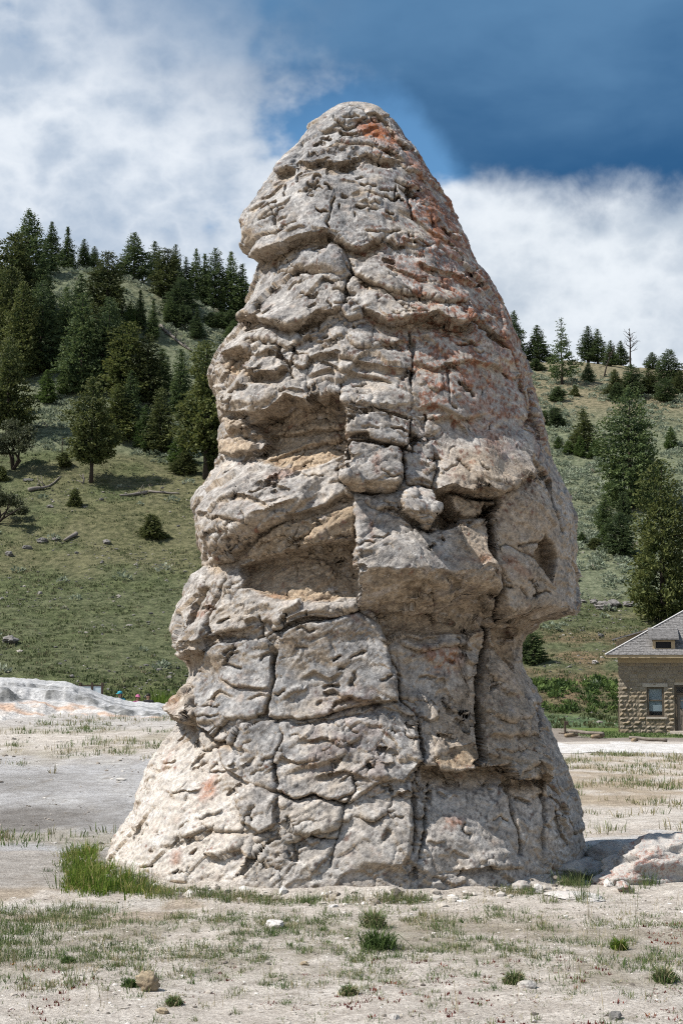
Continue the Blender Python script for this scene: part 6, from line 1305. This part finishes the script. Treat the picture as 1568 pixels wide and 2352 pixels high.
def hill_cover():
    n = 13500; u = rng.uniform(-220, 1760, n); Y = rng.uniform(66, 178, n) ; X = (u - 784) * Y / F; Z = hill_z(X, Y); uu, v = proj(X, Y, Z); sg, a, b = sage_mask(X, Y, uu, v)
    keep = (rng.rand(n) < (sg * sstep(-.45, .25, b + .3 * a) + .012) * (1 - .7 * sstep(700, 760, uu) * sstep(1140, 1080, uu))); X, Y, Z = X[keep], Y[keep], Z[keep]; n = len(X)
    # each sage: a mound of leaf sprays
    k = 34; r = rng.uniform(.22, .66, n); th = rng.rand(n, k) * 6.28; ph_ = np.arccos(rng.uniform(0, 1, (n, k))); rr = rng.uniform(.55, 1.0, (n, k)) * r[:, None]
    d = np.stack([np.sin(ph_) * np.cos(th), np.sin(ph_) * np.sin(th), np.cos(ph_) * .75], -1); P_ = np.stack([X, Y, Z], -1)[:, None] + d * rr[..., None]; d = d + rng.normal(size=d.shape) * .35 + np.array([0, 0, .4]); d /= np.linalg.norm(d, axis=-1, keepdims=True)
    L_ = np.repeat(.06 + r * .32, k); V, Fc, T = sprays(P_.reshape(-1, 3), d.reshape(-1, 3), L_, L_ * .75, rng, np.clip(np.repeat(rng.normal(.45, .2, n), k) + rng.normal(size=n * k) * .12, 0, 1))
    tag(link('sagebrush', make_mesh('sagebrush', V, Fc, smooth=False, attrs={'tint': T}), M_sage), 'grey-green sagebrush covering the upper slopes', 'sagebrush', kind='stuff')
    # grass tussocks on the lower slopes
    n = 19000; u = rng.uniform(-220, 1760, n); Y = rng.uniform(62, 112, n); X = (u - 784) * Y / F; Z = hill_z(X, Y); uu, v = proj(X, Y, Z); sg, a, b = sage_mask(X, Y, uu, v)
    keep = (rng.rand(n) < (1 - sg) * sstep(-.6, .3, b)) & ~((uu > 640) & (uu < 1150)); X, Y, Z = X[keep], Y[keep], Z[keep]; n = len(X); kb = 7; P_ = np.repeat(np.stack([X, Y, Z], 1), kb, 0); P_[:, :2] += rng.normal(size=(len(P_), 2)) * .13
    low = sstep(70, 64, Y); h = np.repeat(rng.uniform(.06, .16, n) * (1 + .5 * low), kb)
    B_ = blades(P_, h, h * .42, np.abs(rng.normal(size=len(P_))) * .6, rng, np.clip(np.repeat(rng.normal(.48, .2, n) - .12 * low, kb) + rng.normal(size=len(P_)) * .08, 0, 1))
    put_blades('hill_grass', [B_], M_hgrass, 'tufted green and dry grass on the lower hill slopes', 'grass')
    n = 9500; u = rng.uniform(-220, 1700, n); Y = rng.uniform(64, 108, n); X = (u - 784) * Y / F; Z = hill_z(X, Y); uu, v = proj(X, Y, Z); cl = fbm(X * .16, Y * .16, 0 * X + 9, 3)
    keep = (rng.rand(n) < sstep(-.5, .6, cl)) & ~((uu > 660) & (uu < 1150)); X, Y, Z = X[keep], Y[keep], Z[keep]; C_ = np.stack([X, Y, Z + .01], 1)
    scatter_stones('hill_stones', C_, rng.gamma(1.1, .032, len(C_)) + .025, M_hstone, 'loose grey and pale stones strewn over the lower slopes', 'stones', rng, rng.beta(1.4, 1.9, len(C_)), .55)
    # broad-leaved herbs at the foot of the right slope: separate leafy mounds
    n = 230; u = rng.uniform(1205, 1425, n); v = rng.uniform(1560, 1640, n); keep = rng.rand(n) < sstep(-.35, .2, fbm(u * .02, v * .03, 0 * u + 2, 2) + .25 * sstep(1600, 1640, v) - .1)
    C_ = np.array([tuple(hit(a_, b_)) for a_, b_ in zip(u[keep], v[keep])]); n = len(C_); k = 44; r = rng.uniform(.14, .46, n); th = rng.rand(n, k) * 6.28; ph_ = np.arccos(rng.uniform(0, 1, (n, k))); rr = rng.uniform(.4, 1.05, (n, k)) * r[:, None]
    d = np.stack([np.sin(ph_) * np.cos(th), np.sin(ph_) * np.sin(th), np.cos(ph_) * .8], -1); P_ = C_[:, None] + d * rr[..., None]; d = d + rng.normal(size=d.shape) * .5 + np.array([0, 0, .5]); d /= np.linalg.norm(d, axis=-1, keepdims=True)
    L_ = np.repeat(.07 + r * .3, k) * rng.uniform(.6, 1.4, n * k); V, Fc, T = sprays(P_.reshape(-1, 3), d.reshape(-1, 3), L_, L_ * .5, rng, np.clip(np.repeat(rng.normal(.5, .28, n), k) + rng.normal(size=n * k) * .15, 0, 1))
    tag(link('slope_herbs', make_mesh('slope_herbs', V, Fc, smooth=False, attrs={'tint': T}), M_weed), 'lush broad-leaved green herbs below the right slope', 'herbs', kind='stuff')
hill_cover()

# single stones
def m_boulder(c1, c2, rust, name):
    def fn(t, b, g):
        n1 = t.noise(g, 7, 8, .65); n2 = t.math('ADD', t.math('MULTIPLY', t.noise(t.shift(g, (3, 4, 5)), 17, 6, .7), .7), t.math('MULTIPLY', t.noise(t.shift(g, (3, 4, 5)), 2.5, 3, .5), .3)); n3 = t.noise(g, 40, 4, .6)
        c = t.mix(t.step(n1, .35, .65), c1, c2); c = t.mix(t.math('MULTIPLY', t.step(n2, .50, .62), rust), c, (.30, .11, .07)); c = t.mix(t.math('MULTIPLY', t.step(n3, .58, .68), .5), c, (.10, .09, .085)); t.l.new(c, b.inputs['Base Color'])
        k = bump(t, b, n1, .8, .06); bump(t, b, n3, .6, .015, k)
    return material(name, fn, .93, .15)
M_b1 = m_boulder((.56, .52, .475), (.40, .385, .37), .7, 'lichen_boulder'); M_b2 = m_boulder((.50, .47, .43), (.36, .34, .32), .25, 'grey_stone'); M_b3 = m_boulder((.66, .63, .60), (.56, .53, .50), .1, 'white_stone'); M_b4 = m_boulder((.15, .145, .14), (.24, .225, .21), .05, 'dark_hill_stone'); M_b5 = m_boulder((.40, .33, .23), (.28, .22, .15), .05, 'soil_clod')
def boulder(loc, dims, seed, mat, label, group=None, rz=0.0, sub=4, rough=.35, name='boulder', cat='rock', cuts=7):
    v, f = ico(sub); r = np.random.RandomState(seed)
    for i in range(cuts):                                  # planar facets
        d = r.normal(size=3); d /= np.linalg.norm(d); q = v @ d; lim = r.uniform(.55, .85); v = v - d[None] * np.maximum(q - lim, 0)[:, None] * .9
    n = fbm(v[:, 0] * 1.6 + seed, v[:, 1] * 1.6, v[:, 2] * 2.6, 6, .56); v = v * (1 + rough * .5 * n)[:, None]
    ob = link(name, make_mesh(name, v * np.array(dims) / 2, f, smooth=sub > 3), mat); ob.location = loc; ob.rotation_euler = (0, 0, rz); return tag(ob, label, cat, group)
def gat(px, py): Y = F * CAMH / (py - HZ); p = at(px, py, Y); return p.x, p.y
x, y = gat(1500, 1985); boulder((x + .48, 19.8, .0), (2.9, 1.4, 1.42), 5, M_b1, 'large white boulder with red lichen at the right edge', rz=.3, sub=6, cuts=7, rough=.34)
x, y = gat(1400, 1982); boulder((x, y, .1), (.75, .7, .52), 8, M_b2, 'grey block on the shaded left end of the large boulder')
RB = 'stones at the right foot of the pillar'
for px, py, w_, h_, m, lab, sd in ((1398, 2022, .22, .16, M_b3, 'pale rounded stone left of the pink one', 3), (1432, 2034, .34, .22, M_b1, 'pinkish lichen-covered stone below the large boulder', 4), (1320, 2046, .85, .07, M_b3, 'flat white slab lying on the ground right of the pillar', 6), (1234, 2036, .18, .15, M_b3, 'small rounded cream stone at the pillar foot', 7), (1195, 2030, .30, .16, M_b2, 'low grey stone left of the small cream one', 9), (1320, 1998, 1.1, .36, M_b2, 'long low grey rock between the pillar and the boulder', 10), (994, 2034, .42, .34, M_b2, 'grey stone leaning on the pillar foot at the centre right', 12)):
    x, y = gat(px, py); boulder((x, y, h_ * .22), (w_, w_ * .7, h_), sd, m, lab, RB, rz=.4 * sd)
x, y = gat(341, 2248); boulder((x, y, .07), (.20, .18, .22), 15, M_b5, 'brown crumbly soil clod standing in the foreground', rough=.6, name='soil_clod', cat='clod')
FS = 'small pale stones on the foreground soil'
for px, py, w_, m, lab, sd in ((632, 2112, .26, M_b3, 'broken white stone on the soil before the pillar', 21), (330, 2288, .06, M_b3, 'tiny white stone near the soil clod', 22), (576, 2282, .05, M_b3, 'tiny white stone right of the soil clod', 23), (700, 2196, .12, M_b5, 'crumbly grey lump in the grass belt', 24), (1210, 2246, .20, M_b2, 'flat grey crust piece at the right foreground', 25), (1410, 2310, .16, M_b4, 'dark grey stone at the right bottom', 26), (905, 2316, .16, M_b2, 'flat grey pebble plate at the bottom centre', 27), (375, 2300, .14, M_b5, 'grey soil lump at the lower left', 28), (765, 2070, .16, M_b3, 'white stone piece under the pillar front', 29)):
    x, y = gat(px, py); boulder((x, y, w_ * .12), (w_, w_ * .7, w_ * .5), sd, m, lab, FS, rz=sd, sub=3)
HS = 'larger stones on the hillside'
for px, py, w_, m, lab in ((234, 1150, .55, M_b4, 'dark stone beside the small ragged bush'), (116, 1167, .7, M_b4, 'grey stone left of the small ragged bush'), (244, 1250, 1.0, M_b4, 'dark stone alone mid slope below the lone tree'), (63, 1260, .8, M_b4, 'dark stone among the row at the left edge'), (98, 1246, 1.1, M_b4, 'long stone right of the row at the left edge'), (22, 1278, 1.0, M_b4, 'dark stone at the left end of the row'), (127, 1242, .7, M_b4, 'dark stone at the right end of the row'), (24, 1478, 1.4, M_b4, 'black stone at the left edge of the lower slope'), (482, 1140, .8, M_b4, 'dark boulder near the pillar below the trees'), (518, 1178, .9, M_b4, 'dark stone by the pillar level with the round juniper'), (463, 1485, 1.3, M_b4, 'craggy dark rock just left of the pillar lower slope'), (440, 1500, .9, M_b4, 'small craggy rock left of the craggy dark one'),
    (1385, 1398, 1.7, M_b4, 'flat dark slab rock on the right slope above the house'), (1408, 1392, 1.6, M_b4, 'upper dark slab rock on the right slope'), (1362, 1388, 1.0, M_b4, 'left dark slab rock on the right slope'), (1441, 1394, 1.2, M_b4, 'rightmost dark slab rock near the big olive fir'), (1366, 1524, .65, M_b2, 'rounded pale boulder on the reddish bank left of the house'), (1338, 1384, .7, M_b4, 'small dark rock nearest the pillar on the right slope'), (475, 1085, .6, M_b4, 'stone by the trunk of the big olive conifer'), (165, 1556, .5, M_b4, 'grey stone low on the left slope above the terrace'), (380, 1530, .7, M_b4, 'grey stone low on the slope near the pillar')):
    w_ *= .72; p = hit(px, py); boulder((p.x, p.y, p.z + w_ * .12), (w_, w_ * .8, w_ * .55), int(px * 3 + py), m, lab, HS, rz=px, sub=3, rough=.6)

# dark cushion bush and small herbs in the foreground
def cushion(px, py, r, label, seed, mat=M_weed, h=1.0):
    x, y = gat(px, py); rg = np.random.RandomState(seed); n = 420; th = rg.rand(n) * 6.28; q = np.minimum(np.abs(rg.normal(size=n)) * r * .6, r * 1.4); P_ = np.stack([x + q * np.cos(th), y + q * np.sin(th), 0 * q], 1); P_[:, 2] = gz(P_[:, 0], P_[:, 1]); hh = r * .75 * h * np.sqrt(np.clip(1.05 - (q / r / 1.4) ** 2, 0.08, 1)) * rg.uniform(.6, 1.1, n)
    hh = hh * 1.5
    put_blades('cushion_plant', [blades(P_, hh * rg.uniform(.5, 1.2, n), np.full(n, .012), .25 + np.abs(rg.normal(size=n)) * .5, rg, np.clip(rg.normal(.5, .28, n), 0, 1), th + rg.normal(size=n) * .8)], mat, None, None, parent=None, kind=None)
    o = COL.objects[-1]; o = [q_ for q_ in COL.objects if q_.name.startswith('cushion_plant')][-1]; tag(o, label, 'plant', 'small plants in the foreground')
cushion(866, 2158, .20, 'dark green cushion plant on bare soil before the pillar', 1, M_weed, 1.1)
cushion(858, 2112, .12, 'loose green plant just behind the dark cushion plant', 2, M_grass, 1.6)
cushion(302, 2240, .07, 'green plant touching the brown soil clod', 3, M_weed); cushion(158, 2182, .06, 'small dark plant with tiny yellow flower at the left', 4, M_weed); cushion(400, 2284, .06, 'small grey-green tuft below the soil clod', 5, M_grass, 1.3); cushion(800, 2262, .07, 'bright green tuft at the bottom centre', 6, M_grass, 1.3); cushion(1180, 2238, .08, 'bright green tuft in the right foreground', 7, M_grass, 1.5); cushion(1420, 2160, .07, 'bright green tuft below the flat slab at right', 8, M_lush, 1.5); cushion(1525, 2234, .10, 'grey-green tuft at the right edge of the grass belt', 9, M_grass, 1.3)

# three walkers behind the terrace: seen from the shoulders up
def person(px, top, shirt, hair, cap, label, seed):
    Yp = 60.0; p = at(px, top, Yp); gz_ = float(gz([p.x], [Yp])[0]); H = p.z - gz_
    root = empty('person', (p.x, Yp, gz_), random.Random(seed).uniform(-.6, .6)); tag(root, label, 'person', 'people on the walkway behind the terrace')
    s = H / 1.72
    me = bpy.data.meshes.new('body')
    J = {'pel': (0, 0, .95, .13), 'wai': (0, 0, 1.10, .115), 'che': (0, 0, 1.30, .14), 'neb': (0, 0, 1.44, .07), 'nek': (0, .0, 1.49, .055), 'hd1': (0, -.015, 1.56, .075), 'hd2': (0, -.01, 1.64, .085), 'hd3': (0, 0, 1.70, .055), 'sl': (-.16, 0, 1.39, .065), 'el': (-.23, .03, 1.12, .042), 'wl': (-.22, -.10, .90, .03), 'hl': (-.21, -.14, .83, .035), 'sr': (.16, 0, 1.39, .065), 'er': (.23, .03, 1.12, .042), 'wr': (.22, -.10, .90, .03), 'hr': (.21, -.14, .83, .035), 'tl': (-.09, 0, .88, .095), 'kl': (-.10, -.08, .50, .062), 'al': (-.10, .02, .08, .04), 'fl': (-.10, -.13, .03, .035), 'tr': (.09, 0, .88, .095), 'kr': (.10, .03, .50, .062), 'ar': (.10, .16, .10, .04), 'fr': (.10, .03, .03, .035)}
    ks = list(J); ed = [('pel', 'wai'), ('wai', 'che'), ('che', 'neb'), ('neb', 'nek'), ('nek', 'hd1'), ('hd1', 'hd2'), ('hd2', 'hd3'), ('che', 'sl'), ('sl', 'el'), ('el', 'wl'), ('wl', 'hl'), ('che', 'sr'), ('sr', 'er'), ('er', 'wr'), ('wr', 'hr'), ('pel', 'tl'), ('tl', 'kl'), ('kl', 'al'), ('al', 'fl'), ('pel', 'tr'), ('tr', 'kr'), ('kr', 'ar'), ('ar', 'fr')]
    me.from_pydata([tuple(c * s for c in J[k][:3]) for k in ks], [(ks.index(a), ks.index(b)) for a, b in ed], [])
    b = link('body', me, plain('skin_%d' % seed, (.42, .26, .18), (.38, .23, .16), 20, .6, 0), root)
    md = b.modifiers.new('skin', 'SKIN')
    for i, k in enumerate(ks): me.skin_vertices[0].data[i].radius = (J[k][3] * s, J[k][3] * s * .92)
    me.skin_vertices[0].data[0].use_root = True; b.modifiers.new('sub', 'SUBSURF').render_levels = 2
    M_s = plain('shirt_%d' % seed, shirt, None, 14, .9, .2); mb = MB()
    def ring(mb_, pts, n=12):
        k0 = len(mb_.v)
        for (x, y, z, rx, ry) in pts:
            for j in range(n): a = 6.283 * j / n; mb_.v.append((x + rx * math.cos(a), y + ry * math.sin(a), z))
        for i in range(len(pts) - 1):
            for j in range(n): mb_.f.append((k0 + i * n + j, k0 + i * n + (j + 1) % n, k0 + (i + 1) * n + (j + 1) % n, k0 + (i + 1) * n + j))
    ring(mb, [(0, 0, .88 * s, .18 * s, .145 * s), (0, 0, 1.1 * s, .165 * s, .135 * s), (0, 0, 1.3 * s, .195 * s, .155 * s), (0, 0, 1.40 * s, .17 * s, .125 * s), (0, 0, 1.46 * s, .085 * s, .085 * s)])
    for sg in (-1, 1): mb.tube([(sg * .10 * s, 0, 1.39 * s), (sg * .19 * s, .01, 1.37 * s), (sg * .245 * s, .03 * s, 1.14 * s)], [.085 * s, .085 * s, .062 * s], 8)
    mb.build('shirt', M_s, root, True)
    pm = MB()
    ring(pm, [(0, 0, .80 * s, .18 * s, .15 * s), (0, 0, .95 * s, .175 * s, .14 * s)])
    for sg, ky, ay in ((-1, -.08, .02), (1, .03, .16)): pm.tube([(sg * .09 * s, 0, .86 * s), (sg * .10 * s, ky * s, .5 * s), (sg * .10 * s, ay * s, .10 * s)], [.11 * s, .085 * s, .065 * s], 9)
    pm.build('trousers', plain('trousers_%d' % seed, (.05, .05, .06), None, 12, .9, .2), root, True)
    hm = MB(); n = 14
    for (z, r, dy) in ((1.50, .088, .035), (1.58, .102, .022), (1.66, .104, .012), (1.72, .082, .008), (1.755, .03, .005)):
        for j in range(n): a = 6.283 * j / n; hm.v.append((r * s * math.cos(a), dy * s + r * s * 1.08 * math.sin(a) * (1 if math.sin(a) > 0 or z > 1.64 else .35), z * s))
    for i in range(4):
        for j in range(n): hm.f.append((i * n + j, i * n + (j + 1) % n, (i + 1) * n + (j + 1) % n, (i + 1) * n + j))
    hm.f.append(tuple(range(4 * n, 5 * n))); hm.build('hair', plain('hair_%d' % seed, hair, None, 30, .6, .2), root, True)
    if cap:
        cm = MB(); ring(cm, [(0, 0, 1.645 * s, .112 * s, .120 * s), (0, 0, 1.70 * s, .106 * s, .113 * s), (0, 0, 1.745 * s, .075 * s, .08 * s), (0, 0, 1.765 * s, .01 * s, .01 * s)])
        cm.prism([(-.09 * s, -.09 * s, 1.648 * s), (.09 * s, -.09 * s, 1.648 * s), (.07 * s, -.21 * s, 1.635 * s), (-.07 * s, -.21 * s, 1.635 * s)], (0, 0, .014 * s)); cm.build('cap', plain('cap_%d' % seed, cap, None, 20, .8, .1), root, True)
    fm = MB()
    fm.prism([(-.014 * s, -.088 * s, 1.585 * s), (.014 * s, -.088 * s, 1.585 * s), (0, -.082 * s, 1.63 * s)], (0, -.028 * s, 0)); fm.build('nose', plain('nose_%d' % seed, (.42, .25, .18), None, 20, .6, 0), root, True)
    em = MB()
    for sg in (-1, 1): em.box((sg * .032 * s, -.092 * s, 1.63 * s), (.022 * s, .01 * s, .01 * s))
    em.box((0, -.09 * s, 1.555 * s), (.045 * s, .01 * s, .008 * s)); em.build('eyes_and_mouth', plain('eye_%d' % seed, (.06, .03, .03), None, 20, .5, 0), root)
person(276, 1589, (.05, .26, .33), (.10, .06, .04), (.05, .33, .42), 'person in teal cap and teal shirt behind the terrace', 1)
person(317, 1597, (.30, .03, .16), (.08, .05, .03), (.55, .16, .30), 'person in pink cap and magenta top behind the terrace', 2)
person(341, 1594, (.02, .02, .024), (.02, .015, .012), None, 'dark-haired person in black shirt behind the terrace', 3)
